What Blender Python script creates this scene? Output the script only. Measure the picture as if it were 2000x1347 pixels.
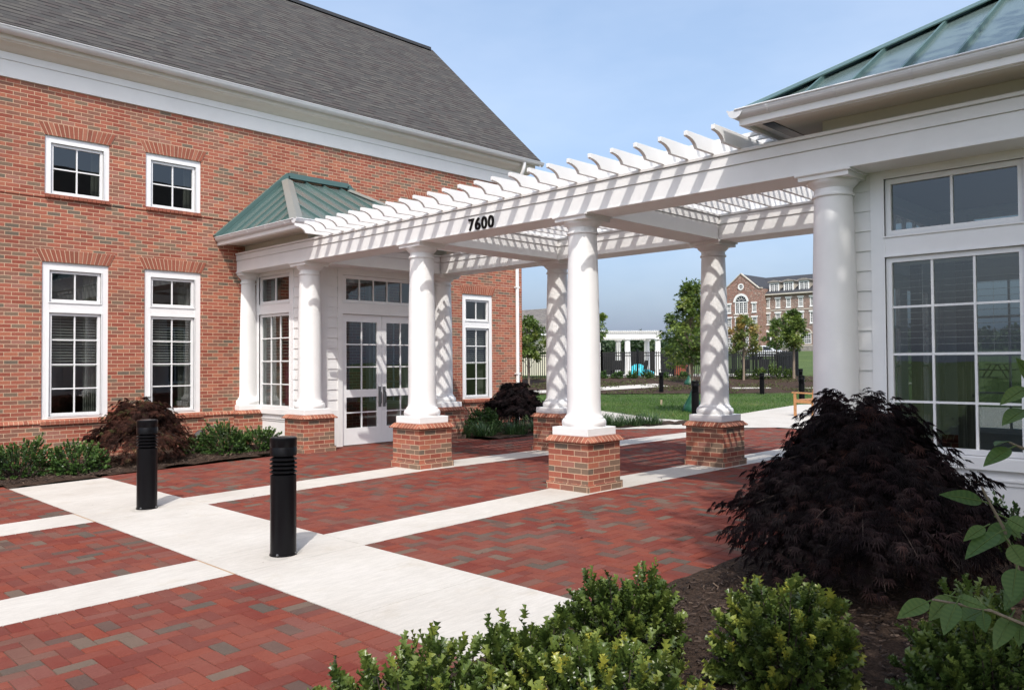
import bpy, bmesh, math, random
import numpy as np
from mathutils import Vector, Matrix

# ------------------------------------------------------------------ clear
for o in list(bpy.data.objects):
    bpy.data.objects.remove(o)
scene = bpy.context.scene
COL = scene.collection
R = math.radians
rng = np.random.default_rng(7)
random.seed(7)

# ------------------------------------------------------------------ camera
EYE = 1.485
YAW, PITCH, ROLL = R(44.364), R(1.281), R(-0.328)
_F = Vector((math.cos(YAW)*math.cos(PITCH), math.sin(YAW)*math.cos(PITCH), math.sin(PITCH)))
_R = Vector((math.sin(YAW), -math.cos(YAW), 0))
_U = _R.cross(_F)
_R2 = math.cos(ROLL)*_R + math.sin(ROLL)*_U
_U2 = -math.sin(ROLL)*_R + math.cos(ROLL)*_U
cd = bpy.data.cameras.new("camera")
cam = bpy.data.objects.new("camera", cd)
COL.objects.link(cam)
cam.matrix_world = Matrix(((_R2.x, _U2.x, -_F.x, 0), (_R2.y, _U2.y, -_F.y, 0), (_R2.z, _U2.z, -_F.z, EYE), (0, 0, 0, 1)))
cd.sensor_width = 36.0
cd.lens = 36.0*1581.8/2000.0
cd.clip_start = 0.05
cd.clip_end = 3000
scene.camera = cam

# ------------------------------------------------------------------ light
SUN_D = Vector((0.55, 0.55, -1.0)).normalized()          # direction the light travels
SUN_EL = math.asin(-SUN_D.z)
SUN_ROT = math.atan2(-SUN_D.x, -SUN_D.y)
w = bpy.data.worlds.new("World")
scene.world = w
w.use_nodes = True
nt = w.node_tree
bg = nt.nodes["Background"]
sky = nt.nodes.new("ShaderNodeTexSky")
sky.sky_type = 'NISHITA'
sky.sun_disc = False
sky.sun_elevation = SUN_EL
sky.sun_rotation = SUN_ROT
sky.altitude = 100
sky.air_density = 1.0
sky.dust_density = 5.5
sky.ozone_density = 3.0
# summer haze: an even pale blue veil over the clear-air sky
veil = nt.nodes.new("ShaderNodeMixRGB")
veil.blend_type = 'ADD'
veil.inputs[0].default_value = 1.0
nt.links.new(sky.outputs[0], veil.inputs[1])
tc = nt.nodes.new("ShaderNodeTexCoord")
sx = nt.nodes.new("ShaderNodeSeparateXYZ")
nt.links.new(tc.outputs['Generated'], sx.inputs[0])
vr = nt.nodes.new("ShaderNodeValToRGB")
vr.color_ramp.elements[0].position = 0.02; vr.color_ramp.elements[0].color = (0.84, 1.24, 2.08, 1)
vr.color_ramp.elements[1].position = 0.32; vr.color_ramp.elements[1].color = (1.32, 1.75, 2.32, 1)
nt.links.new(sx.outputs[2], vr.inputs[0])
cn = nt.nodes.new("ShaderNodeTexNoise")          # barely visible high cirrus
cm_ = nt.nodes.new("ShaderNodeMapping"); cm_.inputs['Scale'].default_value = (1.2, 1.2, 3.2); cm_.inputs['Location'].default_value = (0.3, 1.1, 0.2)
nt.links.new(tc.outputs['Generated'], cm_.inputs[0]); nt.links.new(cm_.outputs[0], cn.inputs['Vector'])
cn.inputs['Scale'].default_value = 1.6; cn.inputs['Detail'].default_value = 5; cn.inputs['Roughness'].default_value = 0.6
cr_ = nt.nodes.new("ShaderNodeValToRGB")
cr_.color_ramp.elements[0].position = 0.42; cr_.color_ramp.elements[0].color = (0, 0, 0, 1)
cr_.color_ramp.elements[1].position = 0.78; cr_.color_ramp.elements[1].color = (0.85, 0.72, 0.55, 1)
nt.links.new(cn.outputs['Fac'], cr_.inputs[0])
va = nt.nodes.new("ShaderNodeMixRGB"); va.blend_type = 'ADD'; va.inputs[0].default_value = 1.0
nt.links.new(vr.outputs[0], va.inputs[1]); nt.links.new(cr_.outputs[0], va.inputs[2])
nt.links.new(va.outputs[0], veil.inputs[2])
nt.links.new(veil.outputs[0], bg.inputs[0])
bg.inputs[1].default_value = 0.15
sl = bpy.data.lights.new("sun", 'SUN')
sl.energy = 3.3
sl.angle = R(0.55)
sl.color = (1.0, 0.955, 0.89)
so = bpy.data.objects.new("sun", sl)
COL.objects.link(so)
so.rotation_mode = 'QUATERNION'
so.rotation_quaternion = SUN_D.to_track_quat('-Z', 'Y')
so.location = (-10, -10, 20)
vs = scene.view_settings
vs.view_transform = 'Standard'
vs.look = 'None'
vs.exposure = 0.16
vs.gamma = 1.0
vs.use_curve_mapping = False
try:
    scene.cycles.max_bounces = 8
    scene.cycles.transparent_max_bounces = 16
except Exception:
    pass

# ------------------------------------------------------------------ materials
def new_mat(name):
    m = bpy.data.materials.new(name)
    m.use_nodes = True
    n = m.node_tree.nodes
    b = n["Principled BSDF"]
    return m, m.node_tree, b

def ramp(t, stops, interp='LINEAR'):
    r = t.nodes.new("ShaderNodeValToRGB")
    cr = r.color_ramp
    cr.interpolation = interp
    while len(cr.elements) < len(stops):
        cr.elements.new(0.5)
    for e, (p, c) in zip(cr.elements, stops):
        e.position = p
        e.color = (c[0], c[1], c[2], 1)
    return r

def noise(t, scale, detail=4, rough=0.6, coord=None):
    n = t.nodes.new("ShaderNodeTexNoise")
    n.inputs['Scale'].default_value = scale
    n.inputs['Detail'].default_value = detail
    n.inputs['Roughness'].default_value = rough
    if coord is not None:
        t.links.new(coord, n.inputs['Vector'])
    return n

def mixc(t, fac, a, b, mode='MIX'):
    m = t.nodes.new("ShaderNodeMix")
    m.data_type = 'RGBA'
    m.blend_type = mode
    for s, v in ((0, fac), (6, a), (7, b)):
        if isinstance(v, bpy.types.NodeSocket):
            t.links.new(v, m.inputs[s])
        elif s == 0:
            m.inputs[0].default_value = v
        else:
            m.inputs[s].default_value = (v[0], v[1], v[2], 1)
    return m.outputs[2]

def bump(t, height, strength, dist, b):
    n = t.nodes.new("ShaderNodeBump")
    n.inputs['Strength'].default_value = strength
    n.inputs['Distance'].default_value = dist
    t.links.new(height, n.inputs['Height'])
    t.links.new(n.outputs[0], b.inputs['Normal'])
    return n

def plain(name, col, rough=0.5, metal=0.0, var=0.06, scale=6.0, spec=0.5):
    m, t, b = new_mat(name)
    geo = t.nodes.new("ShaderNodeNewGeometry")
    n = noise(t, scale, 5, 0.65, geo.outputs['Position'])
    lo = tuple(max(0, c*(1-var)) for c in col)
    hi = tuple(min(1, c*(1+var)) for c in col)
    r = ramp(t, [(0.3, lo), (0.7, hi)])
    t.links.new(n.outputs['Fac'], r.inputs[0])
    t.links.new(r.outputs[0], b.inputs['Base Color'])
    b.inputs['Roughness'].default_value = rough
    b.inputs['Metallic'].default_value = metal
    b.inputs['Specular IOR Level'].default_value = spec
    return m

BRICK_STOPS = [(0.0, (0.15, 0.118, 0.09)), (0.05, (0.20, 0.135, 0.095)), (0.13, (0.235, 0.11, 0.078)),
               (0.33, (0.305, 0.098, 0.066)), (0.48, (0.345, 0.112, 0.073)), (0.66, (0.27, 0.077, 0.052)), (0.80, (0.375, 0.135, 0.083)), (0.92, (0.31, 0.138, 0.103))]

def brick_mat(name, bw, bh, mortar, offset=0.5, shift=(0, 0), mcol=(0.52, 0.36, 0.245), stops=BRICK_STOPS, squash=1.0):
    m, t, b = new_mat(name)
    uv = t.nodes.new("ShaderNodeUVMap")
    mp = t.nodes.new("ShaderNodeMapping")
    mp.inputs['Location'].default_value = (shift[0], shift[1], 0)
    t.links.new(uv.outputs[0], mp.inputs[0])
    # slightly wobbly edges
    nz = noise(t, 55.0, 2, 0.5, mp.outputs[0])
    add = t.nodes.new("ShaderNodeMixRGB")
    add.blend_type = 'ADD'
    add.inputs[0].default_value = 0.0035
    t.links.new(mp.outputs[0], add.inputs[1])
    t.links.new(nz.outputs['Color'], add.inputs[2])
    br = t.nodes.new("ShaderNodeTexBrick")
    br.offset = offset
    br.offset_frequency = 2
    br.inputs['Scale'].default_value = 1.0
    br.inputs['Brick Width'].default_value = bw
    br.inputs['Row Height'].default_value = bh
    br.inputs['Mortar Size'].default_value = mortar
    br.inputs['Mortar Smooth'].default_value = 0.25
    br.inputs['Bias'].default_value = 0.0
    br.inputs['Color1'].default_value = (0, 0, 0, 1)
    br.inputs['Color2'].default_value = (1, 1, 1, 1)
    br.inputs['Mortar'].default_value = (0.5, 0.5, 0.5, 1)
    t.links.new(add.outputs[0], br.inputs['Vector'])
    r = ramp(t, stops, 'CONSTANT')
    t.links.new(br.outputs['Color'], r.inputs[0])
    n1 = noise(t, 38.0, 5, 0.7, mp.outputs[0])
    n2 = noise(t, 1.3, 4, 0.6, mp.outputs[0])
    c = mixc(t, 0.35, r.outputs[0], n1.outputs['Fac'], 'OVERLAY')
    mort = mixc(t, 0.3, mcol, n1.outputs['Fac'], 'OVERLAY')
    c = mixc(t, br.outputs['Fac'], c, mort)
    n4 = noise(t, 0.35, 3, 0.6, mp.outputs[0])
    c = mixc(t, 0.20, c, n2.outputs['Fac'], 'OVERLAY')
    c = mixc(t, 0.22, c, n4.outputs['Fac'], 'OVERLAY')
    t.links.new(c, b.inputs['Base Color'])
    b.inputs['Roughness'].default_value = 0.85
    b.inputs['Specular IOR Level'].default_value = 0.25
    inv = t.nodes.new("ShaderNodeMath"); inv.operation = 'SUBTRACT'; inv.inputs[0].default_value = 1.0
    t.links.new(br.outputs['Fac'], inv.inputs[1])
    ad = t.nodes.new("ShaderNodeMath"); ad.operation = 'MULTIPLY_ADD'; ad.inputs[1].default_value = 0.35
    t.links.new(n1.outputs['Fac'], ad.inputs[0]); t.links.new(inv.outputs[0], ad.inputs[2])
    bump(t, ad.outputs[0], 0.45, 0.004, b)
    return m

def rnd_mat(name, stops, rough=0.8, nscale=40.0, nmix=0.35, interp='LINEAR', bstr=0.3, spec=0.3, wear=0.0):
    """colour picked per piece from the face attribute rnd (each brick, chip or leaf its own colour)"""
    m, t, b = new_mat(name)
    at = t.nodes.new("ShaderNodeAttribute"); at.attribute_name = "rnd"
    r = ramp(t, stops, interp)
    t.links.new(at.outputs['Fac'], r.inputs[0])
    geo = t.nodes.new("ShaderNodeNewGeometry")
    n1 = noise(t, nscale, 5, 0.7, geo.outputs['Position'])
    c = mixc(t, nmix, r.outputs[0], n1.outputs['Fac'], 'OVERLAY')
    if wear:                                   # dust and foot wear in broad soft patches
        n2 = noise(t, 1.1, 6, 0.68, geo.outputs['Position'])
        wr_ = ramp(t, [(0.40, (0, 0, 0)), (0.72, (1, 1, 1))])
        t.links.new(n2.outputs['Fac'], wr_.inputs[0])
        mw = t.nodes.new("ShaderNodeMath"); mw.operation = 'MULTIPLY'; mw.inputs[1].default_value = wear
        t.links.new(wr_.outputs[0], mw.inputs[0])
        c = mixc(t, mw.outputs[0], c, (0.235, 0.135, 0.105))
    t.links.new(c, b.inputs['Base Color'])
    b.inputs['Roughness'].default_value = rough
    b.inputs['Specular IOR Level'].default_value = spec
    if bstr:
        bump(t, n1.outputs['Fac'], bstr, 0.004, b)
    return m

def leaf_mat(name, stops, rough=0.42, trans=0.22, spec=0.5):
    m, t, b = new_mat(name)
    at = t.nodes.new("ShaderNodeAttribute"); at.attribute_name = "rnd"
    r = ramp(t, stops)
    t.links.new(at.outputs['Fac'], r.inputs[0])
    t.links.new(r.outputs[0], b.inputs['Base Color'])
    b.inputs['Roughness'].default_value = rough
    b.inputs['Specular IOR Level'].default_value = spec
    tr = t.nodes.new("ShaderNodeBsdfTranslucent")
    hs = t.nodes.new("ShaderNodeHueSaturation")
    hs.inputs['Value'].default_value = 1.6
    t.links.new(r.outputs[0], hs.inputs['Color'])
    t.links.new(hs.outputs[0], tr.inputs[0])
    mx = t.nodes.new("ShaderNodeMixShader"); mx.inputs[0].default_value = trans
    out = t.nodes["Material Output"]
    t.links.new(b.outputs[0], mx.inputs[1]); t.links.new(tr.outputs[0], mx.inputs[2])
    t.links.new(mx.outputs[0], out.inputs[0])
    return m

def glass_mat(name, tint=(0.44, 0.48, 0.475), refl=1.0):
    m, t, b = new_mat(name)
    t.nodes.remove(b)
    ge = t.nodes.new("ShaderNodeNewGeometry")
    dt = t.nodes.new("ShaderNodeVectorMath"); dt.operation = 'DOT_PRODUCT'
    t.links.new(ge.outputs['Normal'], dt.inputs[0]); t.links.new(ge.outputs['Incoming'], dt.inputs[1])
    def mth(op, a_, b_):
        n_ = t.nodes.new("ShaderNodeMath"); n_.operation = op
        for i_, v_ in enumerate((a_, b_)):
            if v_ is None: continue
            if isinstance(v_, bpy.types.NodeSocket): t.links.new(v_, n_.inputs[i_])
            else: n_.inputs[i_].default_value = v_
        return n_.outputs[0]
    c5 = mth('POWER', mth('SUBTRACT', 1.0, mth('ABSOLUTE', dt.outputs['Value'], None)), 5.0)
    mu = t.nodes.new("ShaderNodeMath"); mu.operation = 'MULTIPLY_ADD'; mu.use_clamp = True
    mu.inputs[1].default_value = 0.9; mu.inputs[2].default_value = 0.10*refl
    t.links.new(c5, mu.inputs[0])
    tr = t.nodes.new("ShaderNodeBsdfTransparent"); tr.inputs[0].default_value = (*tint, 1)
    gl = t.nodes.new("ShaderNodeBsdfGlossy"); gl.inputs['Roughness'].default_value = 0.0; gl.inputs[0].default_value = (0.95, 0.97, 0.97, 1)
    geo = t.nodes.new("ShaderNodeNewGeometry")
    nz = noise(t, 1.7, 1, 0.4, geo.outputs['Position'])
    bp = t.nodes.new("ShaderNodeBump"); bp.inputs['Strength'].default_value = 0.05; bp.inputs['Distance'].default_value = 0.02
    t.links.new(nz.outputs['Fac'], bp.inputs['Height']); t.links.new(bp.outputs[0], gl.inputs['Normal'])
    mx = t.nodes.new("ShaderNodeMixShader")
    t.links.new(mu.outputs[0], mx.inputs[0]); t.links.new(tr.outputs[0], mx.inputs[1]); t.links.new(gl.outputs[0], mx.inputs[2])
    t.links.new(mx.outputs[0], t.nodes["Material Output"].inputs[0])
    return m

M = {}
M['white'] = plain("white_paint", (0.785, 0.782, 0.772), 0.5, 0, 0.03, 3.0)
M['white_far'] = plain("white_trim", (0.74, 0.74, 0.72), 0.6, 0, 0.03, 3.0)
M['vinyl'] = plain("window_white", (0.80, 0.80, 0.80), 0.4, 0, 0.02, 5.0)
M['gutter'] = plain("gutter_metal", (0.66, 0.665, 0.68), 0.38, 0.0, 0.04, 4.0, 0.6)
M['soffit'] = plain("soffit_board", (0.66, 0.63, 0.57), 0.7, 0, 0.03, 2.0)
M['brick'] = brick_mat("brick_wall", 0.198, 0.063, 0.0054)
M['brick_pier'] = brick_mat("brick_pier", 0.2017, 0.0677, 0.0056)
M['brick_cap'] = brick_mat("brick_rowlock", 0.0672, 6.0, 0.0045, 0.0, (0.0336, 3.0),
                           stops=[(0, (0.24, 0.085, 0.055)), (0.3, (0.32, 0.11, 0.068)), (0.6, (0.28, 0.088, 0.055)), (0.8, (0.37, 0.15, 0.095))])
M['brick_far'] = brick_mat("old_brick", 0.21, 0.07, 0.006, mcol=(0.42, 0.36, 0.30),
                           stops=[(0, (0.14, 0.10, 0.085)), (0.2, (0.24, 0.12, 0.09)), (0.5, (0.29, 0.135, 0.10)), (0.75, (0.21, 0.115, 0.09)), (0.93, (0.42, 0.34, 0.29))])
M['brick_far_wing'] = brick_mat("old_brick_pale", 0.21, 0.07, 0.006, mcol=(0.42, 0.37, 0.32),
                           stops=[(0, (0.15, 0.115, 0.10)), (0.2, (0.23, 0.145, 0.115)), (0.5, (0.27, 0.165, 0.135)), (0.75, (0.20, 0.13, 0.105)), (0.93, (0.42, 0.36, 0.31))])
M['mortar'] = plain("mortar", (0.56, 0.42, 0.30), 0.95, 0, 0.1, 30)
M['brick_unit'] = rnd_mat("brick_unit", [(0, (0.23, 0.08, 0.052)), (0.35, (0.30, 0.10, 0.062)), (0.7, (0.27, 0.085, 0.055)), (1, (0.36, 0.145, 0.092))], 0.85)
M['paver'] = rnd_mat("clay_paver", [(0, (0.088, 0.070, 0.058)), (0.05, (0.125, 0.092, 0.072)), (0.095, (0.094, 0.060, 0.050)), (0.17, (0.132, 0.064, 0.050)),
                                    (0.26, (0.1645, 0.0461, 0.0336)), (0.5, (0.1435, 0.0360, 0.0273)), (0.68, (0.1785, 0.0461, 0.0308)), (0.82, (0.1330, 0.0403, 0.0322)), (0.93, (0.1575, 0.0576, 0.0462))],
                     0.9, 90.0, 0.4, 'CONSTANT', 0.25, 0.06, 0.26)
M['joint'] = plain("joint_sand", (0.10, 0.06, 0.045), 0.95, 0, 0.2, 40)
M['tan_joint'] = plain("expansion_joint", (0.36, 0.25, 0.16), 0.9, 0, 0.1, 40)
M['patch_grey'] = plain("grey_patch", (0.40, 0.38, 0.34), 0.95, 0, 0.15, 18)
M['black'] = plain("black_metal", (0.005, 0.005, 0.006), 0.30, 0.0, 0.1, 20, 0.14)
M['fence'] = plain("fence_paint", (0.004, 0.0045, 0.005), 0.6, 0, 0.1, 10)
M['green_metal'] = plain("green_metal", (0.165, 0.228, 0.218), 0.22, 0.45, 0.05, 1.5)
M['green_trim'] = plain("green_trim", (0.085, 0.15, 0.142), 0.4, 0.15, 0.05, 2)
M['hip_cap'] = plain("hip_cap_metal", (0.225, 0.23, 0.21), 0.5, 0.2, 0.05, 4)
M['interior'] = plain("interior_plaster", (0.20, 0.185, 0.16), 0.9, 0, 0.05, 1.0)
M['dark_room'] = plain("interior_dark", (0.06, 0.06, 0.055), 0.9, 0, 0.05, 1.0)
M['blind'] = plain("blind_slat", (0.80, 0.78, 0.72), 0.6, 0, 0.03, 10)
M['curtain'] = plain("curtain_cloth", (0.31, 0.30, 0.25), 0.9, 0, 0.08, 8)
M['magenta'] = plain("curtain_magenta", (0.20, 0.02, 0.07), 0.9, 0, 0.08, 8)
M['glass'] = glass_mat("window_glass")
M['steel'] = plain("handle_steel", (0.22, 0.22, 0.22), 0.35, 0.8, 0.05, 20)
M['teak'] = plain("teak", (0.42, 0.205, 0.085), 0.6, 0, 0.2, 14)
M['terracotta'] = plain("terracotta", (0.33, 0.085, 0.045), 0.8, 0, 0.12, 10)
M['turquoise'] = plain("turquoise_plastic", (0.05, 0.50, 0.62), 0.35, 0, 0.05, 3)
M['bag'] = plain("green_bag", (0.012, 0.075, 0.042), 0.45, 0, 0.2, 9)
M['mesh_dark'] = plain("dark_fabric", (0.004, 0.0045, 0.005), 0.9, 0, 0.2, 3)
M['cream'] = plain("cream_siding", (0.70, 0.66, 0.52), 0.7, 0, 0.04, 2)
M['stone'] = plain("pale_stone", (0.50, 0.46, 0.40), 0.9, 0, 0.08, 2)
M['rubble'] = plain("rubble_stone", (0.24, 0.22, 0.20), 0.9, 0, 0.3, 3)
M['door_brown'] = plain("brown_door", (0.14, 0.07, 0.035), 0.6, 0, 0.1, 3)
M['pane_far'] = plain("dark_pane", (0.035, 0.04, 0.05), 0.08, 0, 0.3, 0.5)
M['bark'] = plain("bark", (0.20, 0.155, 0.115), 0.9, 0, 0.3, 30)
M['twig'] = plain("twig", (0.045, 0.03, 0.024), 0.8, 0, 0.2, 60)
M['slate_far'] = plain("dark_roof", (0.035, 0.037, 0.043), 0.8, 0, 0.15, 1.5)
M['car'] = plain("car_white", (0.75, 0.76, 0.78), 0.2, 0, 0.02, 3)
M['rubber'] = plain("tyre_rubber", (0.015, 0.015, 0.015), 0.8)
M['stake'] = plain("stake_wood", (0.45, 0.36, 0.25), 0.8)

def shingle_mat(name, stops, bw, bh, dark=(0.02, 0.018, 0.018)):
    m, t, b = new_mat(name)
    uv = t.nodes.new("ShaderNodeUVMap")
    br = t.nodes.new("ShaderNodeTexBrick")
    br.offset = 0.37; br.offset_frequency = 2
    br.inputs['Scale'].default_value = 1.0
    br.inputs['Brick Width'].default_value = bw
    br.inputs['Row Height'].default_value = bh
    br.inputs['Mortar Size'].default_value = 0.0
    br.inputs['Color1'].default_value = (0, 0, 0, 1); br.inputs['Color2'].default_value = (1, 1, 1, 1)
    t.links.new(uv.outputs[0], br.inputs['Vector'])
    r = ramp(t, stops, 'CONSTANT')
    t.links.new(br.outputs['Color'], r.inputs[0])
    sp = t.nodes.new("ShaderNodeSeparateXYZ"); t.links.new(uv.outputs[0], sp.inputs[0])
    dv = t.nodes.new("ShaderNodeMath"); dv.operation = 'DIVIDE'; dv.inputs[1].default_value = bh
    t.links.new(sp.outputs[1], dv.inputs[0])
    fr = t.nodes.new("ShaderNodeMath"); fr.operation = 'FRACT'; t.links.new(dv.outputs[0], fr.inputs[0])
    # thick laminated tabs: shadow line at each butt edge painted dark, deeper on some
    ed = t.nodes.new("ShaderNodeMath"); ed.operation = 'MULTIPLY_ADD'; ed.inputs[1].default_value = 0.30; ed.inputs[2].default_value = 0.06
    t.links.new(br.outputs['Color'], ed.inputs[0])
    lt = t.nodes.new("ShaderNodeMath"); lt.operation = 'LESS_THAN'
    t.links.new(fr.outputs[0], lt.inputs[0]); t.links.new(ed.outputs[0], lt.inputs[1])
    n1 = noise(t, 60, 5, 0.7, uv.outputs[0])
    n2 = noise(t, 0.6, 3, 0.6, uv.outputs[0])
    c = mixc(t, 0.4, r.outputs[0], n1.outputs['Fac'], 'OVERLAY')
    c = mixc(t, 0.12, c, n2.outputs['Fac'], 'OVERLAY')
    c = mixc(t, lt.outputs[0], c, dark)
    t.links.new(c, b.inputs['Base Color'])
    b.inputs['Roughness'].default_value = 0.9
    b.inputs['Specular IOR Level'].default_value = 0.2
    bump(t, fr.outputs[0], -0.5, 0.012, b)
    return m
M['shingle'] = shingle_mat("asphalt_shingle", [(0, (0.060, 0.058, 0.056)), (0.2, (0.070, 0.066, 0.063)), (0.4, (0.082, 0.077, 0.071)), (0.6, (0.062, 0.056, 0.054)), (0.75, (0.074, 0.065, 0.062)), (0.9, (0.092, 0.088, 0.081))], 0.21, 0.13, (0.018, 0.016, 0.016))
M['shingle_far'] = shingle_mat("grey_shingle", [(0, (0.15, 0.14, 0.13)), (0.3, (0.20, 0.185, 0.17)), (0.6, (0.17, 0.155, 0.15)), (0.85, (0.23, 0.21, 0.19))], 0.35, 0.15)

def concrete_mat():
    m, t, b = new_mat("pale_concrete")
    geo = t.nodes.new("ShaderNodeNewGeometry")
    mp = t.nodes.new("ShaderNodeMapping"); mp.inputs['Scale'].default_value = (1.0, 6.0, 1.0)
    t.links.new(geo.outputs['Position'], mp.inputs[0])
    n1 = noise(t, 0.9, 6, 0.65, geo.outputs['Position'])
    n2 = noise(t, 7.0, 5, 0.7, mp.outputs[0])
    n3 = noise(t, 120.0, 3, 0.7, geo.outputs['Position'])
    r = ramp(t, [(0.3, (0.43, 0.40, 0.36)), (0.55, (0.485, 0.46, 0.42)), (0.75, (0.52, 0.495, 0.46))])
    t.links.new(n1.outputs['Fac'], r.inputs[0])
    c = mixc(t, 0.24, r.outputs[0], n2.outputs['Fac'], 'OVERLAY')
    n5 = noise(t, 2.3, 6, 0.7, geo.outputs['Position'])
    st_ = ramp(t, [(0.56, (1, 1, 1)), (0.74, (0.86, 0.81, 0.73))])
    t.links.new(n5.outputs['Fac'], st_.inputs[0])
    c = mixc(t, 0.7, c, st_.outputs[0], 'MULTIPLY')
    c = mixc(t, 0.16, c, n3.outputs['Fac'], 'OVERLAY')
    t.links.new(c, b.inputs['Base Color'])
    b.inputs['Roughness'].default_value = 0.9
    b.inputs['Specular IOR Level'].default_value = 0.2
    bump(t, n3.outputs['Fac'], 0.25, 0.002, b)
    return m
M['concrete'] = concrete_mat()

def mulch_mat():
    m, t, b = new_mat("bark_mulch")
    geo = t.nodes.new("ShaderNodeNewGeometry")
    n1 = noise(t, 45, 6, 0.75, geo.outputs['Position'])
    n2 = noise(t, 2.2, 4, 0.6, geo.outputs['Position'])
    r = ramp(t, [(0.25, (0.012, 0.008, 0.006)), (0.45, (0.04, 0.026, 0.019)), (0.62, (0.085, 0.055, 0.038)), (0.8, (0.15, 0.10, 0.07))])
    t.links.new(n1.outputs['Fac'], r.inputs[0])
    c = mixc(t, 0.3, r.outputs[0], n2.outputs['Fac'], 'OVERLAY')
    t.links.new(c, b.inputs['Base Color'])
    b.inputs['Roughness'].default_value = 0.95
    b.inputs['Specular IOR Level'].default_value = 0.15
    bump(t, n1.outputs['Fac'], 1.0, 0.03, b)
    return m
M['mulch'] = mulch_mat()
M['chip'] = rnd_mat("mulch_chip", [(0, (0.018, 0.012, 0.010)), (0.5, (0.045, 0.031, 0.024)), (0.85, (0.085, 0.058, 0.043)), (1, (0.15, 0.11, 0.08))], 0.9, 60, 0.3, 'LINEAR', 0)

def grass_mat():
    m, t, b = new_mat("lawn_grass")
    geo = t.nodes.new("ShaderNodeNewGeometry")
    n1 = noise(t, 0.45, 5, 0.65, geo.outputs['Position'])
    n2 = noise(t, 14.0, 5, 0.75, geo.outputs['Position'])
    r = ramp(t, [(0.3, (0.055, 0.088, 0.026)), (0.55, (0.078, 0.112, 0.037)), (0.72, (0.11, 0.15, 0.045)), (0.85, (0.16, 0.15, 0.07))])
    t.links.new(n1.outputs['Fac'], r.inputs[0])
    c = mixc(t, 0.6, r.outputs[0], n2.outputs['Fac'], 'OVERLAY')
    t.links.new(c, b.inputs['Base Color'])
    b.inputs['Roughness'].default_value = 0.9
    b.inputs['Specular IOR Level'].default_value = 0.15
    bump(t, n2.outputs['Fac'], 1.0, 0.05, b)
    return m
M['grass'] = grass_mat()
M['blade'] = leaf_mat("grass_blade", [(0, (0.045, 0.10, 0.018)), (0.5, (0.075, 0.15, 0.03)), (0.85, (0.11, 0.18, 0.045)), (1, (0.20, 0.19, 0.08))], 0.6, 0.3, 0.3)
M['liriope'] = leaf_mat("strap_leaf", [(0, (0.02, 0.05, 0.015)), (0.6, (0.045, 0.095, 0.03)), (1, (0.09, 0.15, 0.05))], 0.45, 0.2)
M['holly'] = leaf_mat("holly_leaf", [(0, (0.0377, 0.0663, 0.0154)), (0.35, (0.0731, 0.1121, 0.0240)), (0.7, (0.1453, 0.1852, 0.0386)), (0.9, (0.2368, 0.2632, 0.0472)), (1, (0.3444, 0.3315, 0.0515))], 0.32, 0.2, 0.4)
M['boxwood'] = leaf_mat("boxwood_leaf", [(0, (0.03, 0.07, 0.018)), (0.5, (0.07, 0.135, 0.034)), (1, (0.14, 0.225, 0.06))], 0.35, 0.18)
M['weed'] = leaf_mat("bank_weed", [(0, (0.05, 0.045, 0.022)), (0.35, (0.085, 0.075, 0.035)), (0.7, (0.075, 0.10, 0.032)), (1, (0.11, 0.145, 0.045))], 0.7, 0.2, 0.2)
M['maple_dark'] = leaf_mat("lace_maple_dark", [(0, (0.007, 0.005, 0.006)), (0.5, (0.017, 0.0105, 0.0125)), (0.85, (0.032, 0.017, 0.018)), (1, (0.06, 0.028, 0.023))], 0.6, 0.24, 0.15)
M['maple_red'] = leaf_mat("lace_maple_red", [(0, (0.03, 0.016, 0.013)), (0.5, (0.075, 0.032, 0.024)), (0.8, (0.115, 0.046, 0.03)), (0.92, (0.075, 0.07, 0.03)), (1, (0.09, 0.09, 0.035))], 0.65, 0.2, 0.15)
M['tree'] = leaf_mat("tree_leaf", [(0, (0.045, 0.08, 0.016)), (0.5, (0.10, 0.155, 0.032)), (0.85, (0.17, 0.225, 0.045)), (1, (0.24, 0.27, 0.06))], 0.5, 0.32)
M['tree_orange'] = leaf_mat("tree_leaf_turning", [(0, (0.10, 0.15, 0.035)), (0.45, (0.18, 0.20, 0.05)), (0.8, (0.28, 0.23, 0.07)), (1, (0.34, 0.21, 0.07))], 0.5, 0.3)
M['wood_far'] = leaf_mat("woodland_leaf", [(0, (0.022, 0.045, 0.018)), (0.6, (0.045, 0.08, 0.03)), (1, (0.085, 0.12, 0.045))], 0.6, 0.2)
M['sapling'] = leaf_mat("sapling_leaf", [(0, (0.0341, 0.0713, 0.0186)), (0.5, (0.0589, 0.1054, 0.0279)), (1, (0.0930, 0.1364, 0.0372))], 0.5, 0.28, 0.25)

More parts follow.
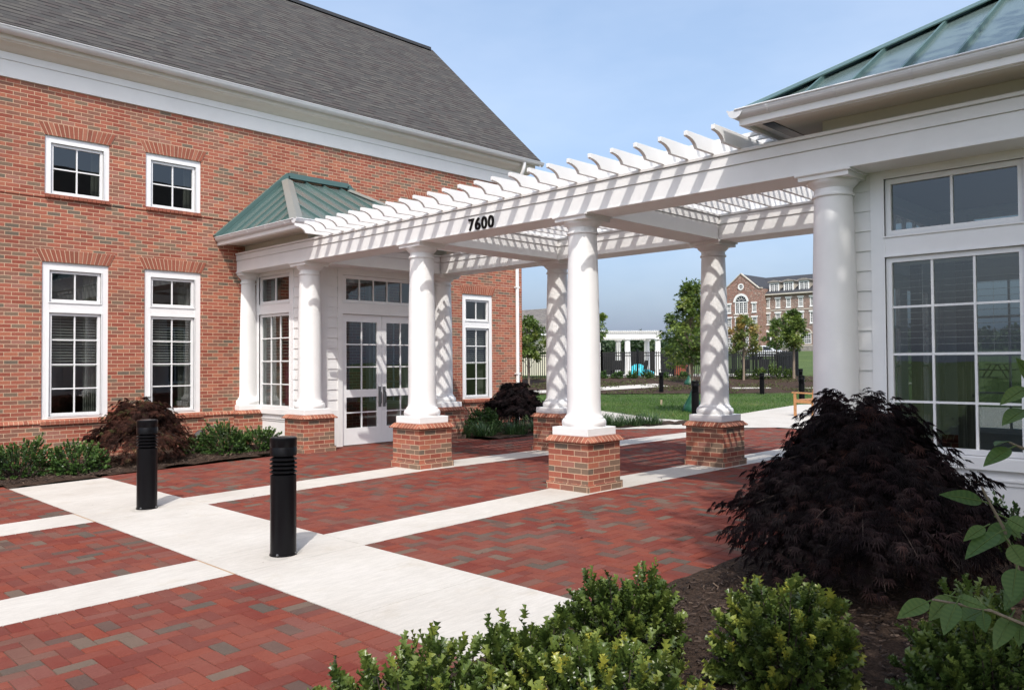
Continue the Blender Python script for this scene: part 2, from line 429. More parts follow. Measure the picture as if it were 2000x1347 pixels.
# ------------------------------------------------------------------ mesh helpers
class MB:
    """collects polygons in world metres; build() links them as ONE mesh object with metre-scaled box UVs"""
    def __init__(s):
        s.v = []; s.f = []; s.r = []; s.cur = 0.5
    def poly(s, pts, r=None):
        i = len(s.v)
        s.v.extend([tuple(p) for p in pts])
        s.f.append(list(range(i, i+len(pts))))
        s.r.append(s.cur if r is None else r)
    def faces(s, vs, fs, r=None):
        i = len(s.v)
        s.v.extend([tuple(p) for p in vs])
        for f in fs:
            s.f.append([i+k for k in f]); s.r.append(s.cur if r is None else r)
    def box(s, x0, x1, y0, y1, z0, z1, r=None):
        x0, x1 = min(x0, x1), max(x0, x1); y0, y1 = min(y0, y1), max(y0, y1); z0, z1 = min(z0, z1), max(z0, z1)
        s.faces([(x0, y0, z0), (x1, y0, z0), (x1, y1, z0), (x0, y1, z0), (x0, y0, z1), (x1, y0, z1), (x1, y1, z1), (x0, y1, z1)],
                [(3, 2, 1, 0), (4, 5, 6, 7), (0, 1, 5, 4), (1, 2, 6, 5), (2, 3, 7, 6), (3, 0, 4, 7)], r)
    def prism(s, poly, axis, a, b, r=None):
        """poly: list of 2D points; axis 'x': (y,z) extruded in x; 'y': (x,z) along y; 'z': (x,y) along z"""
        def P(p, t):
            return (t, p[0], p[1]) if axis == 'x' else (p[0], t, p[1]) if axis == 'y' else (p[0], p[1], t)
        n = len(poly)
        vs = [P(p, a) for p in poly]+[P(p, b) for p in poly]
        fs = [tuple(range(n-1, -1, -1)), tuple(range(n, 2*n))]
        fs += [(i, (i+1) % n, n+(i+1) % n, n+i) for i in range(n)]
        s.faces(vs, fs, r)
    def obox(s, c, ux, uy, uz, hx, hy, hz, r=None):
        c, ux, uy, uz = Vector(c), Vector(ux), Vector(uy), Vector(uz)
        vs = []
        for sz in (-1, 1):
            for sx, sy in ((-1, -1), (1, -1), (1, 1), (-1, 1)):
                vs.append(c+ux*(hx*sx)+uy*(hy*sy)+uz*(hz*sz))
        s.faces(vs, [(3, 2, 1, 0), (4, 5, 6, 7), (0, 1, 5, 4), (1, 2, 6, 5), (2, 3, 7, 6), (3, 0, 4, 7)], r)
    def bar(s, a, b, wd, ht, up=(0, 0, 1), r=None):
        a, b = Vector(a), Vector(b)
        d = (b-a); L = d.length; d.normalize()
        sd = d.cross(Vector(up)).normalized(); u = sd.cross(d)
        s.obox((a+b)/2, d, sd, u, L/2, wd/2, ht/2, r)
    def lathe(s, prof, c=(0, 0), seg=32, a0=0.0, a1=2*math.pi, z=0.0, cap=True):
        full = abs(a1-a0-2*math.pi) < 1e-6
        n = seg if full else seg+1
        i0 = len(s.v)
        for (r_, zz) in prof:
            for k in range(n):
                a = a0+(a1-a0)*k/seg
                s.v.append((c[0]+r_*math.cos(a), c[1]+r_*math.sin(a), z+zz))
        for j in range(len(prof)-1):
            for k in range(seg):
                k2 = (k+1) % n if full else k+1
                s.f.append([i0+j*n+k, i0+j*n+k2, i0+(j+1)*n+k2, i0+(j+1)*n+k]); s.r.append(s.cur)
        if cap and full:
            s.f.append([i0+k for k in range(n)][::-1]); s.r.append(s.cur)
            s.f.append([i0+(len(prof)-1)*n+k for k in range(n)]); s.r.append(s.cur)
    def tube(s, pts, rad, seg=8, cap=True):
        pts = [Vector(p) for p in pts]
        rs = rad if isinstance(rad, (list, tuple)) else [rad]*len(pts)
        i0 = len(s.v)
        prev = None
        for i, p in enumerate(pts):
            d = (pts[min(i+1, len(pts)-1)]-pts[max(i-1, 0)]).normalized()
            ref = Vector((0, 0, 1)) if abs(d.z) < 0.9 else Vector((1, 0, 0))
            if prev is not None:
                ref = prev
            sd = (ref-d*ref.dot(d)).normalized(); prev = sd
            u = d.cross(sd)
            for k in range(seg):
                a = 2*math.pi*k/seg
                s.v.append(tuple(p+sd*(rs[i]*math.cos(a))+u*(rs[i]*math.sin(a))))
        for j in range(len(pts)-1):
            for k in range(seg):
                s.f.append([i0+j*seg+k, i0+j*seg+(k+1) % seg, i0+(j+1)*seg+(k+1) % seg, i0+(j+1)*seg+k]); s.r.append(s.cur)
        if cap:
            s.f.append([i0+k for k in range(seg)][::-1]); s.r.append(s.cur)
            s.f.append([i0+(len(pts)-1)*seg+k for k in range(seg)]); s.r.append(s.cur)
    def build(s, name, mat, parent=None, smooth=None, bevel=0.0, origin=None):
        return link_mesh(name, s.v, s.f, mat, parent, smooth, bevel, np.array(s.r, dtype=np.float32), origin=origin)

def world_loc(o):
    p = Vector(o.location)
    while o.parent is not None:
        o = o.parent; p = p+Vector(o.location)
    return p

def link_mesh(name, v, f, mat, parent=None, smooth=None, bevel=0.0, rnd=None, uv=True, origin=None):
    me = bpy.data.meshes.new(name)
    pw = world_loc(parent) if parent is not None else Vector((0, 0, 0))
    org = Vector(origin) if origin is not None else pw
    va = np.array(v, dtype=np.float64)
    me.from_pydata((va-np.array(org)).tolist(), [], f)
    if uv:
        n = len(me.polygons)
        nor = np.empty(n*3); me.polygons.foreach_get("normal", nor); nor = nor.reshape(-1, 3)
        tot = np.empty(n, dtype=np.int32); me.polygons.foreach_get("loop_total", tot)
        li = np.empty(len(me.loops), dtype=np.int32); me.loops.foreach_get("vertex_index", li)
        ln = np.repeat(nor, tot, axis=0)
        pos = va[li]
        U = np.stack([-ln[:, 1], ln[:, 0], np.zeros(len(ln))], 1)      # Z x n
        L = np.linalg.norm(U, axis=1)
        flat = L < 0.05
        U[flat] = (1, 0, 0); L[flat] = 1
        U /= L[:, None]
        V = np.cross(ln, U)
        V[flat] = (0, 1, 0)
        uvl = me.uv_layers.new(name="UVMap")
        arr = np.stack([(pos*U).sum(1), (pos*V).sum(1)], 1).astype(np.float32)
        uvl.data.foreach_set("uv", arr.ravel())
    if rnd is not None:
        a = me.attributes.new("rnd", 'FLOAT', 'FACE')
        a.data.foreach_set("value", np.asarray(rnd, dtype=np.float32))
    me.materials.append(mat)
    if smooth is not None:
        me.polygons.foreach_set("use_smooth", [True]*len(me.polygons))
    o = bpy.data.objects.new(name, me)
    COL.objects.link(o)
    if parent is not None:
        o.parent = parent
        o.location = org-pw
    else:
        o.location = org
    if smooth is not None and smooth < 180:
        try:
            md = o.modifiers.new("edges", 'EDGE_SPLIT'); md.split_angle = R(smooth)
        except Exception:
            pass
    if bevel:
        md = o.modifiers.new("bevel", 'BEVEL'); md.width = bevel; md.segments = 2; md.limit_method = 'ANGLE'; md.angle_limit = R(40)
        md.harden_normals = False
    return o

def tag(o, label=None, cat=None, group=None, kind=None):
    if label: o["label"] = label
    if cat: o["category"] = cat
    if group: o["group"] = group
    if kind: o["kind"] = kind
    return o

def thing(name, label, cat, loc=(0, 0, 0), group=None):
    o = bpy.data.objects.new(name, None)
    o.empty_display_size = 0.2
    COL.objects.link(o)
    o.location = loc
    return tag(o, label, cat, group)

def part_empty(name, parent, loc):
    o = bpy.data.objects.new(name, None); COL.objects.link(o)
    o.parent = parent; o.location = Vector(loc)-world_loc(parent)
    return o

def copy_tree(o, parent=None):
    c = o.copy(); COL.objects.link(c); c.parent = parent
    for ch in list(o.children):
        copy_tree(ch, c)
    return c

def gz(x):
    return 0.021*min(0.0, x-7.23)

def sstep(a, b, x):
    t = min(1, max(0, (x-a)/(b-a)))
    return t*t*(3-2*t)
CY, SY = math.cos(YAW), math.sin(YAW)
def terrain(x, y):
    d = x*CY+y*SY
    return gz(max(x, -6))+0.60*sstep(37, 47, d)+2.4*sstep(62, 118, d)+9.0*sstep(170, 480, d)
# ================================================================== SETTING: ground, paving, beds
def st(o):
    o["kind"] = "structure"; return o

# ---- ground sheet to the horizon
xs = sorted(set([-900, -400, -150, -60, -30, -14, -6] + list(np.arange(-3, 34, 1.5)) + [7.23] + list(np.arange(34, 100, 3.0)) + list(np.arange(100, 200, 12.0)) + [260, 340, 420, 520, 700, 1000, 1500]))
ys = sorted(set([-900, -400, -200, -100, -50, -25, -12] + list(np.arange(-6, 42, 1.5)) + list(np.arange(42, 130, 5.0)) + [150, 200, 260, 340, 420, 520, 700, 1000, 1500]))
gv = []
for x in xs:
    for y in ys:
        near = (-8 < x < 19 and -2 < y < 16)
        gv.append((x, y, terrain(x, y)-(0.06 if near else 0.012)))
ny = len(ys)
gf = [(i*ny+j, (i+1)*ny+j, (i+1)*ny+j+1, i*ny+j+1) for i in range(len(xs)-1) for j in range(ny-1)]
st(link_mesh("lawn", gv, gf, M['grass'], None, 180))

# ---- clay pavers laid in 90 degree herringbone with a soldier border
pav_v, pav_f, pav_r = [], [], []
def paver(x0, x1, y0, y1, r):
    j = 0.0022; c = 0.0035
    x0 += j; x1 -= j; y0 += j; y1 -= j
    if x1-x0 < 0.012 or y1-y0 < 0.012: return
    zt = 0.003*(random.random()-0.5)
    tx, ty = (random.random()-0.5)*0.006, (random.random()-0.5)*0.006
    def z(x, y): return gz(x)+zt+tx*(x-x0)+ty*(y-y0)
    i = len(pav_v)
    for (x, y) in ((x0, y0), (x1, y0), (x1, y1), (x0, y1)):
        pav_v.append((x, y, z(x, y)-0.006))
    for (x, y) in ((x0+c, y0+c), (x1-c, y0+c), (x1-c, y1-c), (x0+c, y1-c)):
        pav_v.append((x, y, z(x, y)))
    for f in ((4, 5, 6, 7), (0, 1, 5, 4), (1, 2, 6, 5), (2, 3, 7, 6), (3, 0, 4, 7)):
        pav_f.append([i+k for k in f]); pav_r.append(r)
A_ = 0.1016
def panel(X0, X1, Y0, Y1, border=(1, 1, 1, 1), keep=None):
    L = 2*A_
    ix0, ix1 = X0+(L if border[0] else 0), X1-(L if border[1] else 0)
    iy0, iy1 = Y0+(L if border[2] else 0), Y1-(L if border[3] else 0)
    def put(a, b, c, d):
        a, b, c, d = max(a, ix0), min(b, ix1), max(c, iy0), min(d, iy1)
        if b-a > 0.01 and d-c > 0.01 and (keep is None or keep((a+b)/2, (c+d)/2)):
            paver(a, b, c, d, random.random())
    nx, nyy = int((ix1-ix0)/A_)+4, int((iy1-iy0)/A_)+4
    for i in range(-2, nx):
        for j in range(-2, nyy):
            k = (i-j) % 4
            x, y = ix0+i*A_, iy0+j*A_
            if k == 0: put(x, x+2*A_, y, y+A_)
            elif k == 3: put(x, x+A_, y, y+2*A_)
    # soldier borders: long side square to the edge
    n = max(1, round((X1-X0)/A_))
    for k in range(n):
        a, b = X0+(X1-X0)*k/n, X0+(X1-X0)*(k+1)/n
        for flag, c in ((border[2], Y0), (border[3], Y1-L)):
            if flag and (keep is None or keep((a+b)/2, c)): paver(a, b, c, c+L, random.random())
    n = max(1, round((iy1-iy0)/A_))
    for k in range(n):
        c, d = iy0+(iy1-iy0)*k/n, iy0+(iy1-iy0)*(k+1)/n
        for flag, a in ((border[0], X0), (border[1], X1-L)):
            if flag and (keep is None or keep(a, (c+d)/2)): paver(a, a+L, c, d, random.random())
S3a, S3b, S2a, S2b = 5.80, 6.43, 8.77, 9.40
WK0, WK1 = 2.93, 4.10
XE = 16.6
def keepright(x, y):     # far edge of the brick court runs on a slant
    return x < 14.5+(11.0-y)*1.08 if y > 8.6 else x < 17.1
panel(-4.0, WK0, S2b, 12.15, (0, 1, 1, 1))
panel(-4.0, WK0, S3b, S2a, (0, 1, 1, 1))
panel(-4.0, WK0, 3.16, S3a, (0, 1, 1, 1))
panel(WK1, 7.25, S2b, 12.05, (1, 0, 1, 1))
panel(7.25, 10.9, S2b, 12.55, (0, 0, 1, 0))
panel(10.9, XE, S2b, 11.30, (0, 0, 1, 1), keepright)
panel(WK1, 17.2, S3b, S2a, (1, 0, 1, 1), keepright)
panel(WK1, 17.2, 3.18, S3a, (1, 0, 1, 1), keepright)
st(link_mesh("brick_paving", pav_v, pav_f, M['paver'], None, None, 0, np.array(pav_r)))
def sheet(name, x0, x1, y0, y1, dz, mat):
    cuts = [x0]+([7.23] if x0 < 7.23 < x1 else [])+[x1]
    v, f = [], []
    for x in cuts:
        v += [(x, y0, gz(x)+dz), (x, y1, gz(x)+dz)]
    for i in range(len(cuts)-1):
        f.append((2*i, 2*i+2, 2*i+3, 2*i+1))
    return v, f
sv, sf = [], []
for a in ((-4.0, WK0, 3.16, 12.15), (WK0, 7.25, 3.18, 12.05), (7.25, 10.9, 3.18, 12.6), (10.9, 17.0, 3.18, 11.3)):
    v, f = sheet("", *a, -0.009, None); i = len(sv); sv += v; sf += [tuple(i+k for k in q) for q in f]
st(link_mesh("sand_bed", sv, sf, M['joint']))
# ---- concrete walk and bands (cast slabs with a tooled joint here and there)
cv, cf = [], []
def slab(x0, x1, y0, y1, dz=0.0):
    v, f = sheet("", x0, x1, y0, y1, dz, None); i = len(cv)
    cv.extend(v); cf.extend([tuple(i+k for k in q) for q in f])
    i = len(cv)
    for (x, y) in ((x0, y0), (x1, y0), (x1, y1), (x0, y1)):
        cv.append((x, y, gz(x)+dz-0.05))
    for (x, y) in ((x0, y0), (x1, y0), (x1, y1), (x0, y1)):
        cv.append((x, y, gz(x)+dz))
    for k in range(4):
        cf.append((i+k, i+(k+1) % 4, i+4+(k+1) % 4, i+4+k))
G_ = 0.003
yc = [11.9, S2b, S2a, S3b, S3a, 4.3, 2.0, -2.0]
for a, b in zip(yc[:-1], yc[1:]):
    slab(WK0+G_, WK1-G_, b+G_*0.6, a-G_*0.6)
for (a, b) in ((S2a, S2b), (S3a, S3b)):
    slab(-4.0, WK0-0.018, a+G_, b-G_)
    for (p, q) in ((WK1, 7.2), (7.2, 10.3), (10.3, 13.4), (13.4, 15.6)):
        slab(p+G_*0.6, q-G_*0.6, a+G_, b-G_)
st(link_mesh("concrete_walk", cv, cf, M['concrete']))
mb = MB()
for (a, b) in ((S2a, S2b), (S3a, S3b)):
    mb.poly([(WK0-0.018, a, gz(WK0)-0.002), (WK0+G_, a, gz(WK0)-0.002), (WK0+G_, b, gz(WK0)-0.002), (WK0-0.018, b, gz(WK0)-0.002)])
st(mb.build("joint_filler", M['tan_joint']))
# ---- garden path behind the court, round the lawn
mb = MB()
def flat(pts, dz):
    mb.poly([(x, y, terrain(x, y)+dz) for x, y in pts])
flat([(14.0, 11.5), (14.5, 11.0), (17.2, 8.5), (17.2, 3.2), (29, 3.2), (29, 11.0), (26.8, 12.45), (21.7, 11.6), (17.8, 10.9), (17.9, 12.2), (19.6, 15.3), (22, 20.5), (23.4, 24.3), (22.0, 25.0), (18.2, 16.5), (16.2, 13.0)], 0.008)
st(mb.build("garden_path", M['concrete']))
mb = MB()
def strip(p, q, wd):
    p, q = Vector((*p, 0)), Vector((*q, 0)); n = Vector((-(q-p).y, (q-p).x, 0)).normalized()*wd/2
    for k in range(8):
        a, b = p.lerp(q, k/8), p.lerp(q, (k+1)/8)
        flat([((a-n).x, (a-n).y), ((b-n).x, (b-n).y), ((b+n).x, (b+n).y), ((a+n).x, (a+n).y)], 0.05)
strip((28.0, 26.5), (35.2, 23.6), 1.3)
strip((36.3, 20.3), (37.6, 18.9), 0.5)
strip((38.6, 17.6), (46.0, 13.6), 0.5)
st(mb.build("far_path", M['concrete']))

# ---- mulch beds
def bed(name, x0, x1, y0, y1, inside, step=0.16, h=0.03):
    v, f, idx = [], [], {}
    nx, nyy = int(round((x1-x0)/step)), int(round((y1-y0)/step))
    def vid(i, j):
        if (i, j) not in idx:
            x, y = x0+(x1-x0)*i/nx, y0+(y1-y0)*j/nyy
            idx[(i, j)] = len(v)
            v.append((x, y, gz(x)+h*(0.35+0.9*random.random())-0.012))
        return idx[(i, j)]
    for i in range(nx):
        for j in range(nyy):
            if inside(x0+(x1-x0)*(i+.5)/nx, y0+(y1-y0)*(j+.5)/nyy):
                f.append((vid(i, j), vid(i+1, j), vid(i+1, j+1), vid(i, j+1)))
    return st(link_mesh(name, v, f, M['mulch'], None, 180))
bed("mulch_bed", -6.0, 7.25, 11.9, 14.42, lambda x, y: y > (12.15 if x < 4.2 else 12.06+(x-4.2)*0.1) or (WK0 < x < WK1 and y > 11.9))
bed("mulch_bed", -4.0, 7.9, 0.9, 3.16, lambda x, y: True)
bed("mulch_bed", 10.9, 16.2, 11.30, 14.42, lambda x, y: y > 11.9 or x > 11.2)
bed("mulch_bed", 13.9, 17.4, 10.4, 13.2, lambda x, y: y > 11.3-(x-14)*0.25 and y < 14.0-(x-13.9)*0.85, 0.2, 0.05)
bank_v, bank_f = [], []
nb, na = 14, 70
for i in range(na+1):
    ang = YAW+R(-23+45*i/na)
    for j in range(nb+1):
        d = 37.6+9.6*j/nb
        k = d/math.cos(ang-YAW)
        x, y = k*math.cos(ang), k*math.sin(ang)
        bank_v.append((x, y, terrain(x, y)+0.015+0.03*random.random()))
bank_f = [(i*(nb+1)+j, (i+1)*(nb+1)+j, (i+1)*(nb+1)+j+1, i*(nb+1)+j+1) for i in range(na) for j in range(nb)]
st(link_mesh("mulch_bank", bank_v, bank_f, M['mulch'], None, 180))

# ================================================================== BUILDINGS
W = 14.41
def wall_face(mb, axis, c, sgn, u0, u1, z0, z1, holes, depth=0.13):
    """vertical wall sheet at axis=c whose outside looks along -sgn; holes get reveals going inwards (sgn)"""
    us = sorted({u0, u1, *[h[0] for h in holes], *[h[1] for h in holes]})
    zs = sorted({z0, z1, *[h[2] for h in holes], *[h[3] for h in holes]})
    def P(u, d, z):
        return (u, c+sgn*d, z) if axis == 'y' else (c+sgn*d, u, z)
    for a, b in zip(us[:-1], us[1:]):
        for e, g in zip(zs[:-1], zs[1:]):
            m_, n_ = (a+b)/2, (e+g)/2
            if a < u0 or b > u1 or e < z0 or g > z1: continue
            if any(h[0] < m_ < h[1] and h[2] < n_ < h[3] for h in holes): continue
            q = [P(a, 0, e), P(b, 0, e), P(b, 0, g), P(a, 0, g)]
            mb.poly(q if (axis == 'y') == (sgn > 0) else q[::-1])
    for (a, b, e, g) in holes:
        for q in ([P(a, 0, e), P(a, 0, g), P(a, depth, g), P(a, depth, e)], [P(b, 0, g), P(b, 0, e), P(b, depth, e), P(b, depth, g)],
                  [P(a, 0, g), P(b, 0, g), P(b, depth, g), P(a, depth, g)], [P(b, 0, e), P(a, 0, e), P(a, depth, e), P(b, depth, e)]):
            mb.poly(q if (axis == 'y') == (sgn > 0) else q[::-1])

class Plane:
    """window coordinates (u along the wall, d inwards, z) to the world"""
    def __init__(s, axis, c, sgn): s.axis, s.c, s.sgn = axis, c, sgn
    def box(s, mb, u0, u1, d0, d1, z0, z1):
        a, b = s.c+s.sgn*d0, s.c+s.sgn*d1
        if s.axis == 'y': mb.box(u0, u1, a, b, z0, z1)
        else: mb.box(a, b, u0, u1, z0, z1)
    def quad(s, mb, pts):
        mb.poly([(u, s.c+s.sgn*d, z) if s.axis == 'y' else (s.c+s.sgn*d, u, z) for (u, d, z) in pts])
    def P(s, u, d, z):
        return (u, s.c+s.sgn*d, z) if s.axis == 'y' else (s.c+s.sgn*d, u, z)

def window(parent, pl, u0, u1, z0, z1, sashes, rec=0.02, blind=None, curtain=None, name="window", mun=0.02, csg=0.11):
    """casing (the part), with sash, pane, blind and curtain as its pieces. sashes: (su0, su1, sz0, sz1, stile, [u muntins], [z muntins])"""
    mb = MB()
    sashes = sorted(sashes, key=lambda q: q[2])
    sa, sb = min(q[0] for q in sashes), max(q[1] for q in sashes)
    pl.box(mb, u0, sa, rec, 0.14, z0, z1); pl.box(mb, sb, u1, rec, 0.14, z0, z1)
    edges = [z0]
    for q in sashes: edges += [q[2], q[3]]
    edges.append(z1)
    for k in range(0, len(edges), 2):
        if edges[k+1]-edges[k] > 1e-4:
            pl.box(mb, sa, sb, rec+(0.004 if 0 < k < len(edges)-2 else 0), 0.14, edges[k], edges[k+1])
    # thin raised bead round each sash opening
    for q in sashes:
        bw = 0.014
        for (a, b, e, g) in ((q[0]-bw, q[0], q[2]-bw, q[3]+bw), (q[1], q[1]+bw, q[2]-bw, q[3]+bw), (q[0], q[1], q[3], q[3]+bw), (q[0], q[1], q[2]-bw, q[2])):
            pl.box(mb, a, b, rec-0.010, rec+0.02, e, g)
    cs = mb.build(name, M['vinyl'], parent)
    for q in sashes:
        a, b, e, g, stl, mu, mz = q
        sm = MB()
        d0, d1 = rec+0.022, rec+0.075
        pl.box(sm, a+.002, a+stl, d0, d1, e+.002, g-.002); pl.box(sm, b-stl, b-.002, d0, d1, e+.002, g-.002)
        pl.box(sm, a+stl, b-stl, d0, d1, g-stl, g-.002); pl.box(sm, a+stl, b-stl, d0, d1, e+.002, e+stl)
        for u in mu:
            pl.box(sm, u-mun/2, u+mun/2, d0+0.012, d1-0.008, e+stl, g-stl)
        zz = [e+stl]+list(mz)+[g-stl]
        uu = [a+stl]+list(mu)+[b-stl]
        for z in mz:
            for k in range(len(uu)-1):
                pl.box(sm, uu[k]+(mun/2 if k else 0), uu[k+1]-(mun/2 if k < len(uu)-2 else 0), d0+0.013, d1-0.009, z-mun/2, z+mun/2)
        sm.build("sash", M['vinyl'], cs)
        gm = MB()
        pl.quad(gm, [(a+stl, d0+0.03, e+stl), (b-stl, d0+0.03, e+stl), (b-stl, d0+0.03, g-stl), (a+stl, d0+0.03, g-stl)])
        gm.build("pane", M['glass'], cs)
    if blind:
        a, b, zb, zt, pitch, tilt = blind
        bm = MB()
        z = zt
        n = int((zt-zb)/pitch)
        for k in range(n):
            z = zt-(k+0.5)*pitch
            hw = 0.021
            dz, dd = hw*math.sin(tilt), hw*math.cos(tilt)
            pl.quad(bm, [(a, 0.15-dd, z-dz), (b, 0.15-dd, z-dz), (b, 0.15+dd, z+dz), (a, 0.15+dd, z+dz)])
        pl.box(bm, a, b, 0.132, 0.168, zb-0.03, zb+0.004)
        pl.box(bm, a, b, 0.128, 0.172, zt, zt+0.04)
        for t in (0.22, 0.78):
            u = a+(b-a)*t
            pl.box(bm, u-0.0015, u+0.0015, 0.1275, 0.1285, zb, zt)
        bm.build("blind", M['blind'], cs)
    if curtain:
        for (ca, cb, zb, zt, mt) in curtain:
            cm = MB()
            n = 24
            pts = [(ca+(cb-ca)*k/n, 0.24+0.025*math.sin(k*1.9)) for k in range(n+1)]
            for k in range(n):
                pl.quad(cm, [(pts[k][0], pts[k][1], zb), (pts[k+1][0], pts[k+1][1], zb), (pts[k+1][0], pts[k+1][1], zt), (pts[k][0], pts[k][1], zt)])
            cm.build("curtain", M[mt], cs, 180)
    return cs

def jack_arch(parent, x0, x1, z0, h=0.205, y=W):
    """splayed brick arch, every brick its own wedge, standing a few mm proud of the wall"""
    mb = MB()
    c = (x0+x1)/2
    n = int(round((x1-x0+0.1)/0.066))
    sp = 0.105
    for k in range(n):
        t0, t1 = k/n, (k+1)/n
        g = 0.0062
        def bx(t, z): return (x0-0.012+(x1-x0+0.024)*t)+(2*t-1)*sp*(z/h)*0.92
        r = random.random()
        q = [(bx(t0, 0)+g, z0+0.004), (bx(t1, 0)-g, z0+0.004), (bx(t1, h)-g, z0+h-0.004), (bx(t0, h)+g, z0+h-0.004)]
        mb.prism(q, 'y', y-0.009, y+0.02, r)
    o = mb.build("brick_arch", M['brick_unit'], parent)
    mm = MB()
    def bx(t, z): return (x0-0.012+(x1-x0+0.024)*t)+(2*t-1)*sp*(z/h)*0.92
    mm.prism([(bx(0, 0), z0), (bx(1, 0), z0), (bx(1, h), z0+h), (bx(0, h), z0+h)], 'y', y-0.004, y+0.02)
    mm.build("mortar_bed", M['mortar'], o)

def rowlock_sill(parent, x0, x1, z1, h=0.085, proud=0.07, y=W):
    mb = MB()
    n = int(round((x1-x0)/0.069))
    for k in range(n):
        a, b = x0+(x1-x0)*k/n+0.004, x0+(x1-x0)*(k+1)/n-0.004
        pr = [(y+0.03, z1), (y-proud+0.02, z1-0.012), (y-proud, z1-0.03), (y-proud, z1-h), (y+0.03, z1-h)]
        mb.prism(pr, 'x', a, b, random.random())
    o = mb.build("brick_sill", M['brick_unit'], parent)
    mm = MB()
    mm.prism([(y+0.03, z1-0.004), (y-proud+0.022, z1-0.016), (y-proud+0.006, z1-0.034), (y-proud+0.006, z1-h+.004), (y+0.03, z1-h+.004)], 'x', x0+0.003, x1-0.003)
    mm.build("mortar_bed", M['mortar'], o)

def half_round_gutter(parent, p, q, r=0.062, drop=0.0, straps=0.62, out=Vector((0, -1, 0)), name="gutter"):
    """half round gutter from p to q (top centre line), rings and all"""
    p, q = Vector(p), Vector(q)
    d = (q-p).normalized(); L = (q-p).length
    mb = MB()
    up = Vector((0, 0, 1))
    n = 12
    def ring(rad, t):
        c = p+d*t
        return [c+out*(rad*math.cos(math.pi*k/n))-up*(rad*math.sin(math.pi*k/n)) for k in range(n+1)]
    A0, A1 = ring(r, 0), ring(r, L)
    B0, B1 = ring(r-0.006, 0), ring(r-0.006, L)
    for k in range(n):
        mb.poly([A0[k], A0[k+1], A1[k+1], A1[k]]); mb.poly([B0[k+1], B0[k], B1[k], B1[k+1]])
    mb.poly([A0[0], A1[0], B1[0], B0[0]]); mb.poly([A0[n], B0[n], B1[n], A1[n]])
    mb.poly(A0); mb.poly(A1[::-1])
    # rolled front lip
    lp = [p+out*(r+0.002)+up*0.004+d*t for t in (0, L)]
    mb.tube(lp, 0.009, 8)
    t = straps*0.5
    while t < L:
        C0 = ring(r+0.004, t-0.011); C1 = ring(r+0.004, t+0.011)
        for k in range(n):
            mb.poly([C0[k], C0[k+1], C1[k+1], C1[k]])
        mb.poly(C0+ring(r, t-0.011)[::-1]); mb.poly(C1[::-1]+ring(r, t+0.011))
        t += straps
    return mb.build(name, M['gutter'], parent)

# ------------------------------------------------------------------ the beam (entablature) section, symmetrical about its centre
BZ0, BZ1 = 3.227, 3.586
HB = 0.235
_hs = [(HB, BZ0), (HB, BZ0+0.208), (HB-0.012, BZ0+0.210), (HB-0.012, BZ0+0.218), (HB+0.012, BZ0+0.218), (HB+0.012, BZ0+0.316), (HB-0.008, BZ0+0.318), (HB-0.008, BZ0+0.327), (HB+0.028, BZ0+0.327), (HB+0.032, BZ1-0.006), (HB+0.026, BZ1)]
SEC = [(-a, z) for a, z in _hs]+_hs[::-1]
PX0, PX1 = 7.532, 10.54
CYS = [12.242, 9.206, 6.170, 3.134]
def beam_y(mb, xc, y0, y1):
    mb.prism([(xc+a, z) for a, z in SEC], 'y', y0, y1)
    for s in (-1, 1):
        mb.box(xc+s*HB, xc+s*(HB+0.006), y0, y1, BZ0+0.001, BZ0+0.016)
def beam_x(mb, yc, x0, x1):
    mb.prism([(yc+a, z) for a, z in SEC], 'x', x0, x1)
    for s in (-1, 1):
        mb.box(x0, x1, yc+s*HB, yc+s*(HB+0.006), BZ0+0.001, BZ0+0.016)

